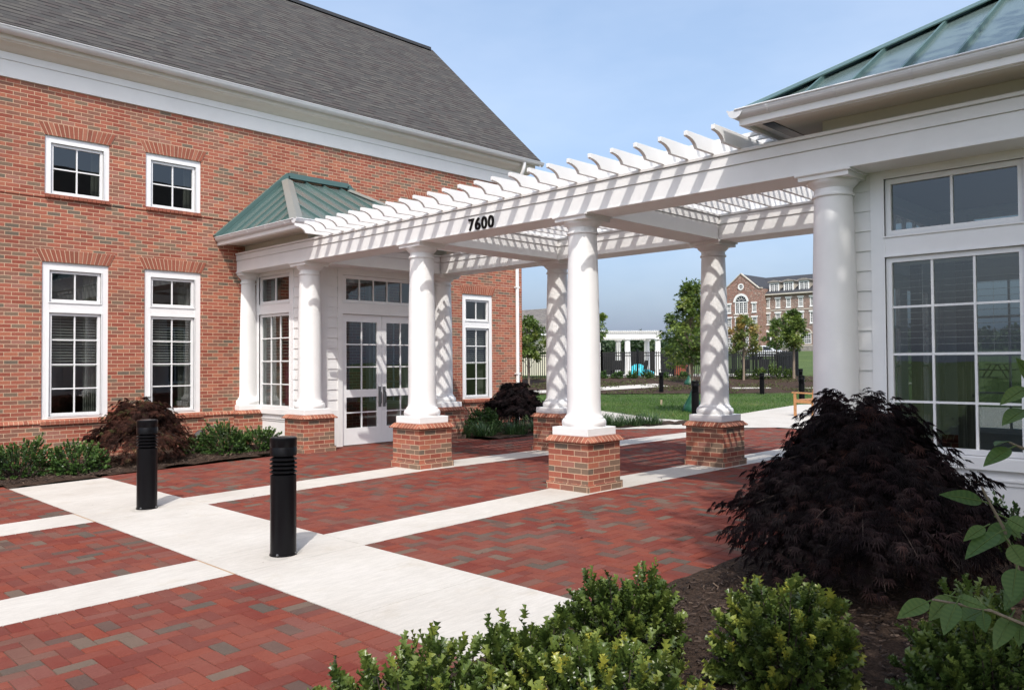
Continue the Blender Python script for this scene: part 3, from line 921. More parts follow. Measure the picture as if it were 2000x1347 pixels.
# ------------------------------------------------------------------ columns
SH = 0.3025; HBC = 0.3245; HP = 0.269
def make_pier_col(parent, cx, cy):
    """brick pier, white plinth, turned shaft and abacus"""
    col = part_empty("column", parent, (cx, cy, 0))
    mb = MB()
    mb.lathe([(0.0, 0.726), (0.252, 0.726), (0.262, 0.745), (0.266, 0.772), (0.262, 0.798), (0.250, 0.818), (0.232, 0.824), (0.232, 0.838), (0.224, 0.848), (0.214, 0.858),
              (0.206, 0.875), (0.202, 0.91), (0.200, 1.05), (0.1995, 1.4), (0.196, 1.9), (0.188, 2.4), (0.177, 2.8), (0.171, 2.985), (0.171, 3.015),
              (0.186, 3.017), (0.189, 3.029), (0.186, 3.041), (0.172, 3.043), (0.171, 3.092), (0.180, 3.098), (0.182, 3.104), (0.200, 3.118), (0.218, 3.136), (0.228, 3.155), (0.230, 3.167), (0.0, 3.167)], (cx, cy), 48, cap=False)
    mb.build("shaft", M['white'], col, 38)
    mb = MB()
    mb.box(cx-HP, cx+HP, cy-HP, cy+HP, 0.630, 0.726)
    mb.build("plinth", M['white'], col, None, 0.006)
    mb = MB()
    a, b = 0.236, 0.258
    mb.prism([(cx-a, 3.165), (cx+a, 3.165), (cx+a, 3.202), (cx+b-.006, 3.206), (cx+b, 3.2135), (cx+b, 3.229), (cx-b, 3.229), (cx-b, 3.2135), (cx-b+.006, 3.206), (cx-a, 3.202)], 'y', cy-a, cy+a)
    mb.box(cx-b, cx+b, cy-b, cy-a-.001, 3.2065, 3.2285); mb.box(cx-b, cx+b, cy+a+.001, cy+b, 3.2065, 3.2285)
    mb.build("abacus", M['white'], col)
    mb = MB()
    v0 = world_loc(col)
    mb.box(-SH, SH, -SH, SH, 0.085, 0.575)
    mb.box(-HBC, HBC, -HBC, HBC, -0.02, 0.0868)
    # built round the origin so that brick coursing is centred on the faces
    pier = link_mesh("pier", mb.v, mb.f, M['brick_pier'], None, None, 0.004, np.array(mb.r))
    pier.parent = col
    mb = MB()
    prof = [(SH-0.002, 0.561), (SH+0.036, 0.561), (SH+0.040, 0.566), (SH+0.038, 0.578), (SH+0.026, 0.590), (SH+0.010, 0.603), (SH-0.004, 0.617), (SH-0.012, 0.628), (SH-0.03, 0.630)]
    for k in range(len(prof)-1):
        (r0, z0), (r1, z1) = prof[k], prof[k+1]
        for q in range(4):
            c, s = [(1, 0), (0, 1), (-1, 0), (0, -1)][q]
            def rot(x, y): return (x*c-y*s, x*s+y*c)
            pts = [rot(r0, -r0)+(z0,), rot(r0, r0)+(z0,), rot(r1, r1)+(z1,), rot(r1, -r1)+(z1,)]
            mb.poly(pts)
    mb.poly([(-SH+.03, -SH+.03, .630), (SH-.03, -SH+.03, .630), (SH-.03, SH-.03, .630), (-SH+.03, SH-.03, .630)])
    cap = link_mesh("pier_cap", mb.v, mb.f, M['brick_cap'], None, None, 0, np.array(mb.r))
    cap.parent = col
    return col

# ------------------------------------------------------------------ standing seam roof plane
def seam_plane(mb, ribs, poly, eave_a, eave_b, spacing=0.41, rw=0.022, rh=0.038):
    poly = [Vector(p) for p in poly]
    a, b = Vector(eave_a), Vector(eave_b)
    e = (b-a).normalized()
    n = (poly[1]-poly[0]).cross(poly[2]-poly[0]).normalized()
    if n.z < 0: n = -n
    up = n.cross(e)
    if up.z < 0: up = -up
    mb.poly(poly if (poly[1]-poly[0]).cross(poly[2]-poly[0]).z > 0 else poly[::-1])
    mb.poly([p-n*0.03 for p in (poly if (poly[1]-poly[0]).cross(poly[2]-poly[0]).z < 0 else poly[::-1])])
    L = (b-a).length
    uv = [((p-a).dot(e), (p-a).dot(up)) for p in poly]
    s = spacing*0.5
    while s < L:
        ts = []
        for k in range(len(uv)):
            (u0, t0), (u1, t1) = uv[k], uv[(k+1) % len(uv)]
            if (u0-s)*(u1-s) < 0:
                ts.append(t0+(t1-t0)*(s-u0)/(u1-u0))
        if len(ts) >= 2:
            t0, t1 = min(ts), max(ts)
            if t1-t0 > 0.08:
                c = a+e*s+up*(t0+t1)/2+n*rh/2
                q = MB(); q.obox(c, up, e, n, (t1-t0)/2-0.004, rw/2, rh/2); ribs.append(q)
        s += spacing

def bay(parent, mir, curtains):
    """white sided entrance bay: entablature, clapboards, side windows, glazed double doors and hipped green metal roof. mir mirrors it on to the other building"""
    def Y(y): return 15.376-y if mir else y
    sg = -1 if mir else 1
    WX0, WX1 = 7.70, 10.37                      # side walls
    # door face, corner board end, casing, sash (all as distances on the left bay's scale)
    WD, CB, C0, C1, S0, S1 = (12.206, 12.356, 12.522, 13.876, 12.646, 13.756) if mir else (12.45, 12.80, 13.05, 14.40, 13.174, 14.284)
    wl = -3.6 if mir else W                     # main wall, or the pavilion's far end
    # entablature: side fronts and door front
    mb = MB()
    for xc in (PX0, PX1):
        a, b = sorted((Y(CYS[0]-HB), wl))
        beam_y(mb, xc, a, b)
    beam_x(mb, Y(CYS[0]), PX0+HB+0.03, PX1-HB-0.03)
    mb.build("entablature", M['white'], parent)
    # frieze box above the beam, up to the soffit
    mb = MB()
    a, b = sorted((Y(12.18), wl))
    mb.box(7.46, 10.61, a, b, BZ1-0.02, 3.74)
    mb.build("frieze_box", M['soffit'], parent)
    # walls of boards
    def boards(pl, u0, u1, z0=0.66, z1=3.2):
        sw = MB()
        ex = 0.185; z = z0
        while z < z1-0.01:
            zt = min(z+ex, z1)
            pts = [(u0, -0.004, z), (u1, -0.004, z), (u1, 0.010, zt), (u0, 0.010, zt)]
            if pl.axis == 'y' and pl.sgn < 0 or pl.axis == 'x' and pl.sgn > 0: pts = pts[::-1]
            pl.quad(sw, pts)
            pl.quad(sw, [(u0, -0.004, z), (u0, 0.02, z), (u1, 0.02, z), (u1, -0.004, z)])
            z = zt
        sw.build("siding", M['white'], parent)
    planes = {'w': Plane('x', WX0, 1), 'e': Plane('x', WX1, -1), 'd': Plane('y', Y(WD), sg)}
    trim = MB()
    for key in ('w', 'e'):
        pl = planes[key]
        u = sorted((Y(CB), Y(C0))); boards(pl, *u)
        if mir:
            for k in range(3):
                boards(pl, (Y(C0)-1.9*(k+1)) if k < 2 else wl, Y(C1)-1.9*k)
        else:
            boards(pl, C1, 14.51)
        # corner board, jamb boards, head board, apron panel with a moulding
        for (p, q) in ((WD, CB), ):
            u = sorted((Y(p), Y(q))); pl.box(trim, *u, -0.012, 0.10, 0.0, 3.227)
        u = sorted((Y(CB), wl))
        pl.box(trim, *u, -0.004, 0.10, 3.20, 3.227)
        pl.box(trim, *u, 0.012, 0.10, 0.0, 0.56)
        pl.box(trim, *u, -0.034, 0.10, 0.565, 0.66)
        u2 = sorted((Y(C0), Y(C1)))
        pl.box(trim, *u2, 0.0, 0.011, 0.44, 0.475); pl.box(trim, *u2, -0.012, 0.011, 0.475, 0.49)
        pl.box(trim, *u2, 0.0, 0.011, 0.08, 0.11)
        for e0 in (u2[0], u2[1]-0.035):
            pl.box(trim, e0, e0+0.035, 0.0, 0.011, 0.11, 0.44)
    pl = planes['d']
    boards(pl, 8.02, 8.235, 0.66, 3.2); boards(pl, 10.21, 10.25, 0.66, 3.2)
    pl.box(trim, 7.70, 8.02, -0.012, 0.10, 0.0, 3.227)
    pl.box(trim, 8.02, 8.235, -0.010, 0.10, 0.0, 0.66)
    pl.box(trim, 10.25, 10.37, -0.012, 0.10, 0.0, 3.227)
    pl.box(trim, 10.21, 10.25, -0.010, 0.10, 0.0, 0.66)
    pl.box(trim, 8.02, 10.25, -0.006, 0.10, 3.20, 3.227)
    trim.build("corner_boards", M['white'], parent)
    # floor and ceiling inside, so that the room is a room
    rm = MB()
    a, b = sorted((Y(WD+.1), wl))
    rm.poly([(7.80, a, 0.004), (10.27, a, 0.004), (10.27, b, 0.004), (7.80, b, 0.004)])
    rm.poly([(7.80, a, 3.22), (7.80, b, 3.22), (10.27, b, 3.22), (10.27, a, 3.22)])
    rm.build("interior_floor", M['interior'], parent)
    if mir:
        ew = MB()
        ew.box(7.70, 10.37, wl-.1, wl, 0.0, 3.75)
        ew.build("end_wall", M['white'], parent)
    # side windows
    ex = []
    for key, dirx in (('w', 1), ('e', -1)):
        pl = planes[key]
        lo, hi = sorted((Y(S0), Y(S1)))
        w3 = (hi-lo-0.1)/3
        mid = [lo+0.05+w3, lo+0.05+2*w3]
        rows = [1.118, 1.545, 1.974]
        for k in range(3 if mir else 1):
            dy = -1.9*k
            window(parent, pl, min(Y(C0), Y(C1))+dy, max(Y(C0), Y(C1))+dy, 0.66, 3.20,
                   [(lo+dy, hi+dy, 0.675, 2.432, 0.05, [v+dy for v in mid], rows), (lo+dy, hi+dy, 2.625, 3.15, 0.05, [(lo+hi)/2+dy], [])], rec=-0.012,
                   blind=(lo+0.05+dy, hi-0.05+dy, 1.56, 2.36, 0.058, R(10)) if key == 'w' else None, curtain=[(p+dy, q+dy, e, g_, m_) for p, q, e, g_, m_ in curtains] if key == 'w' else None, csg=0.1)
    # double doors
    dp = Plane('y', Y(WD+0.05), sg)
    fr = MB()
    for (u0, u1) in ((8.235, 8.335), (10.135, 10.21)):
        dp.box(fr, u0, u1, -0.065, 0.10, 0.0, 3.2)
    dp.box(fr, 8.335, 10.135, -0.060, 0.10, 2.40, 2.60); dp.box(fr, 8.335, 10.135, -0.060, 0.10, 3.11, 3.2)
    dfr = fr.build("door_frame", M['white'], parent)
    tr = MB()
    for (u0, u1) in ((8.34, 8.43), (10.04, 10.13)): dp.box(tr, u0, u1, -0.03, 0.03, 2.605, 3.105)
    dp.box(tr, 8.43, 10.04, -0.03, 0.03, 2.605, 2.66); dp.box(tr, 8.43, 10.04, -0.03, 0.03, 3.045, 3.105)
    for u in (8.733, 9.046, 9.363, 9.70): dp.box(tr, u-0.011, u+0.011, -0.02, 0.02, 2.66, 3.045)
    tro = tr.build("transom", M['vinyl'], parent)
    g = MB(); dp.quad(g, [(8.43, 0.002, 2.66), (10.04, 0.002, 2.66), (10.04, 0.002, 3.045), (8.43, 0.002, 3.045)]); g.build("pane", M['glass'], tro)
    for (u0, u1, hs) in ((8.337, 9.232, 1), (9.238, 10.133, -1)):
        d = MB(); s = 0.105
        dp.box(d, u0, u0+s, -0.02, 0.03, 0.01, 2.395); dp.box(d, u1-s-0.04 if False else u1-s, u1, -0.02, 0.03, 0.01, 2.395)
        for (z0, z1) in ((0.01, 0.315), (0.875, 1.015), (2.26, 2.395)): dp.box(d, u0+s, u1-s, -0.02, 0.03, z0, z1)
        m_ = (u0+u1)/2
        for (z0, z1, zr) in ((0.315, 0.875, (0.595,)), (1.015, 2.26, (1.43, 1.845))):
            dp.box(d, m_-0.011, m_+0.011, -0.012, 0.02, z0, z1)
            for z in zr:
                dp.box(d, u0+s, m_-0.011, -0.011, 0.019, z-0.011, z+0.011); dp.box(d, m_+0.011, u1-s, -0.011, 0.019, z-0.011, z+0.011)
        do = d.build("door", M['vinyl'], parent)
        g = MB()
        for (z0, z1) in ((0.315, 0.875), (1.015, 2.26)):
            dp.quad(g, [(u0+s, 0.004, z0), (u1-s, 0.004, z0), (u1-s, 0.004, z1), (u0+s, 0.004, z1)])
        g.build("pane", M['glass'], do)
        h = MB(); uc = u1-0.05 if hs > 0 else u0+0.05
        dp.box(h, uc-0.028, uc+0.028, -0.030, -0.021, 0.68, 1.06)
        p = [dp.P(uc, -0.03, 0.98), dp.P(uc, -0.075, 0.95), dp.P(uc, -0.08, 0.85), dp.P(uc, -0.075, 0.76), dp.P(uc, -0.03, 0.73)]
        h.tube(p, 0.011, 8)
        h.build("handle", M['steel'], do, 40)
    # roof
    zE, zT = 3.79, 5.15
    E1, E2 = 6.90, 11.17
    yE = Y(11.60)
    A, B, C, D = (E1, wl, zE), (E1, yE, zE), (E2, yE, zE), (E2, wl, zE)
    P1, P2 = (8.35, wl, zT), (9.72, wl, zT)
    rf, rb = MB(), []
    if mir:
        zT = zE+0.63*(E2-E1)/2; xm = (E1+E2)/2
        P1 = P2 = (xm, yE-(E2-E1)/2, zT)
        A, D = (E1, wl-.45, zE), (E2, wl-.45, zE)
        Q = (xm, wl-.45+(E2-E1)/2, zT)
        seam_plane(rf, rb, [A, B, P1, Q], B, A)
        seam_plane(rf, rb, [B, C, P1], B, C)
        seam_plane(rf, rb, [C, D, Q, P1], C, D)
        seam_plane(rf, rb, [D, A, Q], D, A)
    else:
        seam_plane(rf, rb, [A, B, P1], B, A)
        seam_plane(rf, rb, [B, C, P2, P1], B, C)
        seam_plane(rf, rb, [C, D, P2], C, D)
    ro = rf.build("roof", M['green_metal'], parent)
    for q in rb: q.build("standing_seam", M['green_trim'], ro)
    hc = MB()
    for (p, q) in ((B, P1), (C, P2)):
        p, q = Vector(p), Vector(q)
        d = (q-p).normalized()
        sd = d.cross(Vector((0, 0, 1))).normalized(); u = sd.cross(d)
        if u.z < 0: u = -u
        a, b = p+d*0.05, q-d*0.12
        for s in (-1, 1):
            mid = (a+b)/2+sd*s*0.052+u*(0.050-0.02)
            hc.obox(mid, d, (sd*s-u*0.42).normalized(), (u+sd*s*0.42).normalized(), (b-a).length/2, 0.060, 0.006)
    hc.build("hip_cap", M['hip_cap'] if not mir else M['green_trim'], ro)
    fl = MB()
    yo = -0.05*sg
    n_ = 0.02
    for (p, q) in ((A, P1), (P1, P2), (P2, D)) if not mir else ((P1, Q), ):
        p, q = Vector(p)+Vector((0, yo, 0.03)), Vector(q)+Vector((0, yo, 0.03))
        d = (q-p).normalized(); up = Vector((0, 1, 0)).cross(d)
        if up.z < 0: up = -up
        fl.obox((p+q)/2+(up*0.045 if not mir else Vector((0, 0, .02))), d, (0, 1, 0) if not mir else (1, 0, 0), up if not mir else (0, 0, 1), (q-p).length/2+0.02, 0.055 if not mir else 0.10, 0.05)
    fl.build("ridge_cap" if mir else "wall_flashing", M['green_trim'], ro)
    # soffit, fascia, gutters
    so_ = MB()
    a, b = sorted((Y(11.66), wl))
    so_.box(6.95, 11.12, a, b, 3.735, 3.775)
    so_.build("soffit", M['soffit'], parent)
    fa = MB()
    yf = Y(11.62)
    fa.box(6.915, 6.95, *sorted((yf, wl)), 3.70, 3.80); fa.box(11.12, 11.155, *sorted((yf, wl)), 3.70, 3.80)
    fa.box(6.95, 11.12, *sorted((yf, Y(11.655))), 3.70, 3.80)
    # bed mould under the eave
    fa.prism([(6.95, 3.735), (7.05, 3.735), (7.04, 3.715), (7.0, 3.70), (6.95, 3.695)], 'y', *sorted((Y(11.66), wl)))
    fa.build("fascia", M['white'], parent)
    if mir:
        vt = MB()
        vt.box(7.12, 10.9, *sorted((Y(11.75), Y(11.86))), 3.728, 3.734)
        vt.build("soffit_vent", M['black'], parent)
    gy = Y(11.535+0.075)
    half_round_gutter(parent, (6.847+0.075, gy, 3.835), (6.847+0.075, wl-0.03*sg, 3.835), r=0.075, out=Vector((-1, 0, 0)))
    half_round_gutter(parent, (6.847, gy, 3.835), (11.24, gy, 3.835), r=0.075, out=Vector((0, -sg, 0)))
    half_round_gutter(parent, (11.165, gy, 3.835), (11.165, wl-0.03*sg, 3.835), r=0.075, out=Vector((1, 0, 0)))

# ------------------------------------------------------------------ LEFT BUILDING
LB = thing("brick_building", "two storey red brick building with grey shingle roof and white entrance bay", "building", (9.0, 18.0, 0))
XL, XR = -7.0, 15.09
BACK = 22.22
lowin = [(3.990, 4.997), (5.593, 6.597), (13.036, 14.040)]
upwin = [(4.015, 5.0), (5.60, 6.585), (11.40, 12.385)]
LZ0, LZ1, UZ0, UZ1 = 0.627, 3.157, 4.253, 5.20
mb = MB()
lh = [(a, b, LZ0, LZ1) for a, b in lowin]
uh = [(a, b, UZ0, UZ1) for a, b in upwin]
wall_face(mb, 'y', W-0.03, 1, XL, 7.55, -0.15, 0.555, [])
wall_face(mb, 'y', W-0.03, 1, 10.5, XR, -0.15, 0.555, [])
wall_face(mb, 'y', W, 1, XL, XR, 0.0, 4.189, lh)
wall_face(mb, 'y', W-0.014, 1, XL, XR, 4.189, 6.02, [(a, b, UZ0, UZ1) for a, b in upwin])
mb.poly([(XL, W-0.014, 4.189), (XR, W-0.014, 4.189), (XR, W+.02, 4.189), (XL, W+.02, 4.189)])
# right and left gable ends, back
for x in (XL, XR):
    q = [(x, W-0.014, -0.15), (x, BACK, -0.15), (x, BACK, 6.65), (x, (W+BACK)/2, 10.35), (x, W-0.014, 6.65)]
    mb.poly(q if x == XR else q[::-1])
mb.poly([(XR, BACK, -.15), (XL, BACK, -.15), (XL, BACK, 6.6), (XR, BACK, 6.6)])
mb.build("wall", M['brick'], LB)
# water table cap: moulded brick course
mb = MB()
pr = [(W+0.02, 0.555), (W-0.045, 0.555), (W-0.048, 0.562), (W-0.044, 0.578), (W-0.03, 0.595), (W-0.012, 0.617), (W+0.02, 0.622)]
segs = [XL]+[v for a, b in lowin[:2] for v in (a-0.02, b+0.02)]+[7.5]
for a, b in list(zip(segs[0::2], segs[1::2]))+[(10.6, lowin[2][0]-.02), (lowin[2][1]+.02, XR)]:
    mb = MB(); mb.prism(pr, 'x', a, b)
    mb.build("water_table", M['brick_cap'], LB)
pl = Plane('y', W, 1)
for i, (a, b) in enumerate(lowin):
    ga, gb = a+0.155, b-0.155
    m_ = (ga+gb)/2
    window(LB, pl, a, b, LZ0, LZ1, [(a+.11, b-.11, 0.672, 2.345, 0.046, [m_], [1.112, 1.505, 1.905]), (a+.11, b-.11, 2.515, 3.03, 0.046, [m_], [])],
           blind=(ga, gb, 1.50, 2.29, 0.047, R(20)), curtain=[(gb-0.17, gb+0.06, 0.70, 3.0, 'curtain')])
    jack_arch(LB, a, b, LZ1)
    rowlock_sill(LB, a-0.03, b+0.03, LZ0-0.002)
plu = Plane('y', W-0.014, 1)
for i, (a, b) in enumerate(upwin):
    m_ = (a+b)/2
    window(LB, plu, a, b, UZ0, UZ1, [(a+.09, b-.09, UZ0+0.015, UZ1-0.11, 0.046, [m_], [(UZ0+UZ1)/2-0.045])], curtain=[(b-.22, b-.1, UZ0, UZ1, 'curtain')])
    jack_arch(LB, a, b, UZ1, y=W-0.014)
    mb = MB()
    n = 14
    for k in range(n):
        u0, u1 = a+(b-a)*k/n, a+(b-a)*(k+1)/n
        mb.box(u0+.004, u1-.004, W-0.045, W+0.03, UZ0-0.058, UZ0-0.002, random.random())
    mb.build("brick_sill", M['brick_unit'], LB)
# frieze, crown and soffit
mb = MB()
mb.box(XL, XR+0.03, W-0.04, W+0.02, 5.99, 6.255)
mb.box(XL, XR+0.03, W-0.055, W+0.02, 6.258, 6.372)
mb.build("frieze", M['white'], LB)
mb = MB()
mb.prism([(W-0.05, 6.37), (W-0.10, 6.39), (W-0.16, 6.43), (W-0.215, 6.46), (W-0.25, 6.475), (W-0.255, 6.49), (W-0.28, 6.50), (W-0.285, 6.65), (W+0.02, 6.66), (W+0.02, 6.37)], 'x', XL, XR+0.25)
mb.build("cornice", M['soffit'], LB)
half_round_gutter(LB, (XL, 13.98+0.088, 6.65), (15.53, 13.98+0.088, 6.65), r=0.088, straps=0.80)
# roof
SL = 0.9475
mb = MB()
RX = 15.43
y0, z0 = 14.015, 6.70
yr = 18.315; zr = z0+SL*(yr-y0)
mb.poly([(XL-.3, y0, z0), (RX, y0, z0), (RX, yr, zr), (XL-.3, yr, zr)])
mb.poly([(RX, 2*yr-y0, z0), (XL-.3, 2*yr-y0, z0), (XL-.3, yr, zr), (RX, yr, zr)])
for (a, b) in ((XL-.3, XL-.29), (RX-0.012, RX)):
    pass
mb.poly([(XL-.3, y0, z0-0.05), (RX, y0, z0-0.05), (RX, y0, z0), (XL-.3, y0, z0)])
rfo = mb.build("roof", M['shingle'], LB)
mb = MB()
for s in (1, -1):
    q = [(yr+s*(yr-y0), z0-0.002), (yr, zr-0.002), (yr, zr-0.2), (yr+s*(yr-y0), z0-0.16)]
    mb.prism(q if s < 0 else q[::-1], 'x', RX-0.04, RX+0.0-0.002)
mb.build("rake_board", M['white'], rfo)
mb = MB()
mb.prism([(yr-0.13, zr-0.075), (yr-0.12, zr+0.012), (yr, zr+0.065), (yr+0.12, zr+0.012), (yr+0.13, zr-0.075)], 'x', XL-.3, RX-0.16)
mb.build("ridge_vent", M['slate_far'], rfo)
# downspout
mb = MB()
mb.tube([(14.86, 14.06, 6.60), (14.86, 14.06, 6.50), (14.86, 14.09, 6.38), (14.865, 14.24, 6.18), (14.87, 14.33, 6.02), (14.87, 14.345, 5.85), (14.87, 14.345, 0.05)], 0.046, 12)
for z in (5.6, 3.4, 1.2): mb.box(14.81, 14.93, 14.30, 14.40, z, z+0.03)
mb.build("downspout", M['vinyl'], LB, 40)
# inside: rooms behind the windows
mb = MB()
for (z0_, z1_) in ((0.02, 3.6), (3.75, 6.5)):
    for (xa, xb) in ((XL+.1, 7.2), (10.8, XR-.1)):
        ya, yb = W+0.14, W+5.0
        mb.poly([(xa, ya, z0_), (xb, ya, z0_), (xb, yb, z0_), (xa, yb, z0_)])
        mb.poly([(xa, ya, z1_), (xa, yb, z1_), (xb, yb, z1_), (xb, ya, z1_)])
        mb.poly([(xa, yb, z0_), (xb, yb, z0_), (xb, yb, z1_), (xa, yb, z1_)])
        mb.poly([(xa, ya, z0_), (xa, yb, z0_), (xa, yb, z1_), (xa, ya, z1_)])
        mb.poly([(xb, ya, z0_), (xb, ya, z1_), (xb, yb, z1_), (xb, yb, z0_)])
mb.build("interior_wall", M['interior'], LB)
# the engaged column where the bay meets the brick
ec = make_pier_col(LB, PX0, 14.50)
ec["label"] = "half column against the brick wall"
bay(LB, False, [(13.18, 13.80, 0.68, 2.45, 'magenta'), (13.95, 14.27, 0.68, 3.1, 'curtain')])

# ------------------------------------------------------------------ RIGHT BUILDING: a long white pavilion with a hipped roof
RB = thing("white_sided_building", "building with white clapboards, large white window and green metal hip roof", "building", (9.0, 0.0, 0))
bay(RB, True, [(2.06, 2.22, 0.68, 2.5, 'curtain'), (2.50, 2.60, 0.68, 2.5, 'curtain')])

# ------------------------------------------------------------------ gabled block beyond the pavilion: outside the picture, mirrored in the window panes
GB = thing("gabled_brick_building", "brick building with dark gable roof, seen only mirrored in the upper window panes", "building", (10, -11, 0))
mb = MB()
gx0, gx1, gy0, gy1, ge = 1.5, 19.0, -7.5, -16.0, 6.4
ghol = [(x, x+1.0, z, z+h_) for x in (3.0, 5.2, 12.8, 15.0) for z, h_ in ((.65, 2.5), (4.25, .95))]
wall_face(mb, 'y', gy0, -1, gx0, gx1, -.3, ge, ghol)
for x in (gx0, gx1):
    mb.poly([(x, gy0, -.3), (x, gy0, ge), (x, (gy0+gy1)/2, ge+4.0), (x, gy1, ge), (x, gy1, -.3)])
mb.poly([(gx0, gy1, -.3), (gx1, gy1, -.3), (gx1, gy1, ge), (gx0, gy1, ge)])
mb.build("wall", M['brick'], GB)
for (a, b, e, h_) in ghol:
    mb = MB(); gp = Plane('y', gy0, -1)
    for q in ((a, a+.1, e, h_), (b-.1, b, e, h_), (a+.1, b-.1, e, e+.1), (a+.1, b-.1, h_-.1, h_), ((a+b)/2-.02, (a+b)/2+.02, e+.1, h_-.1)): gp.box(mb, q[0], q[1], .02, .1, q[2], q[3])
    wn = mb.build("window", M['vinyl'], GB)
    mb = MB(); gp.quad(mb, [(a, .09, e), (b, .09, e), (b, .09, h_), (a, .09, h_)]); mb.build("pane", M['pane_far'], wn)
mb = MB(); gm = (gy0+gy1)/2
mb.poly([(gx0-.3, gy0+.5, ge-.1), (gx1+.3, gy0+.5, ge-.1), (gx1+.3, gm, ge+4.2), (gx0-.3, gm, ge+4.2)]); mb.poly([(gx1+.3, gy1-.5, ge-.1), (gx0-.3, gy1-.5, ge-.1), (gx0-.3, gm, ge+4.2), (gx1+.3, gm, ge+4.2)])
mb.build("roof", M['shingle'], GB)
mb = MB(); mb.box(gx0-.3, gx1+.3, gy0+.01, gy0+.5, ge-.45, ge-.12); mb.build("cornice", M['white'], GB)

# ------------------------------------------------------------------ PERGOLA
PG = thing("pergola", "white pergola with house number 7600 spanning between the two buildings", "pergola", (9.0, 7.7, 0))
mb = MB(); beam_y(mb, PX0, CYS[3]+HB, CYS[0]-HB); mb.build("beam", M['white'], PG)
mb = MB(); beam_y(mb, PX1, CYS[3]+HB, CYS[0]-HB); mb.build("beam", M['white'], PG)
for y in (CYS[1], CYS[2]):
    mb = MB(); beam_x(mb, y, PX0+HB+0.031, PX1-HB-0.031); mb.build("cross_beam", M['white'], PG)
c0 = make_pier_col(PG, PX0, CYS[0])
for x in (PX0, PX1):
    for y in CYS:
        if (x, y) == (PX0, CYS[0]): continue
        c = copy_tree(c0, PG); c.location = Vector((x, y, 0))-Vector(PG.location)
# rafters with cut tails
TIP0, TIP1 = 6.765, 2*9.036-6.765
def rafter_poly():
    zt, zb = 3.728, 3.586
    tail = [(0.0, zt), (0.0, zt-0.045), (0.012, zt-0.052), (0.055, zt-0.056), (0.10, zt-0.068), (0.14, zt-0.088), (0.168, zt-0.113), (0.185, zt-0.142)]
    left = [(TIP0+a, z) for a, z in tail]
    right = [(TIP1-a, z) for a, z in tail]
    return left+right[::-1]
RP = rafter_poly()
NR = 26
yr0, yr1 = 11.43, 3.95
r0 = None
for k in range(NR):
    y = yr0+(yr1-yr0)*k/(NR-1)
    if r0 is None:
        mb = MB(); mb.prism(RP, 'y', y-0.020, y+0.020)
        r0 = mb.build("rafter", M['white'], PG, None, 0.003, origin=(9.036, y, 3.586))
    else:
        c = r0.copy(); COL.objects.link(c); c.parent = PG
        c.location = Vector((9.036, y, 3.586))-Vector(PG.location)
s0 = None
for k in range(21):
    x = 7.425+0.1625*k
    if s0 is None:
        mb = MB(); mb.box(x-0.02, x+0.02, yr1-0.14, yr0+0.085, 3.7285, 3.768)
        s0 = mb.build("purlin", M['white'], PG, None, 0.003, origin=(x, 7.7, 3.73))
    else:
        c = s0.copy(); COL.objects.link(c); c.parent = PG
        c.location = Vector((x, 7.7, 3.73))-Vector(PG.location)
# street number on the front beam
cu = bpy.data.curves.new("house_number", 'FONT')
cu.body = "7600"
cu.size = 0.222; cu.extrude = 0.008; cu.offset = 0.0042; cu.space_character = 1.13; cu.resolution_u = 6
cu.align_x = 'CENTER'
tmp = bpy.data.objects.new("tmp_number", cu); COL.objects.link(tmp)
bpy.context.view_layer.update()
me = bpy.data.meshes.new_from_object(tmp.evaluated_get(bpy.context.evaluated_depsgraph_get()))
bpy.data.objects.remove(tmp); bpy.data.curves.remove(cu)
me.materials.clear(); me.materials.append(M['black'])
num = bpy.data.objects.new("house_number", me); COL.objects.link(num)
num.parent = PG
# text x runs to -Y (viewer's right), text y up, facing -X
mrot = Matrix(((0, 0, -1, 0), (-1, 0, 0, 0), (0, 1, 0, 0), (0, 0, 0, 1)))
num.matrix_local = Matrix.Translation(Vector((PX0-HB-0.010, 7.685, 3.245))-Vector(PG.location)) @ mrot
# ================================================================== PLANTS
def frames(D, Up):
    """rows of orthonormal frames: y = D, z ~ Up made square to it"""
    D = D/np.linalg.norm(D, axis=1, keepdims=True)
    Z = Up-(Up*D).sum(1, keepdims=True)*D
    L = np.linalg.norm(Z, axis=1, keepdims=True)
    bad = (L[:, 0] < 1e-3)
    Z[bad] = np.array([1.0, 0.0, 0.0]); L[bad] = 1
    Z = Z/L
    Z = Z-(Z*D).sum(1, keepdims=True)*D
    Z /= np.linalg.norm(Z, axis=1, keepdims=True)+1e-9
    X = np.cross(D, Z)
    return X, D, Z

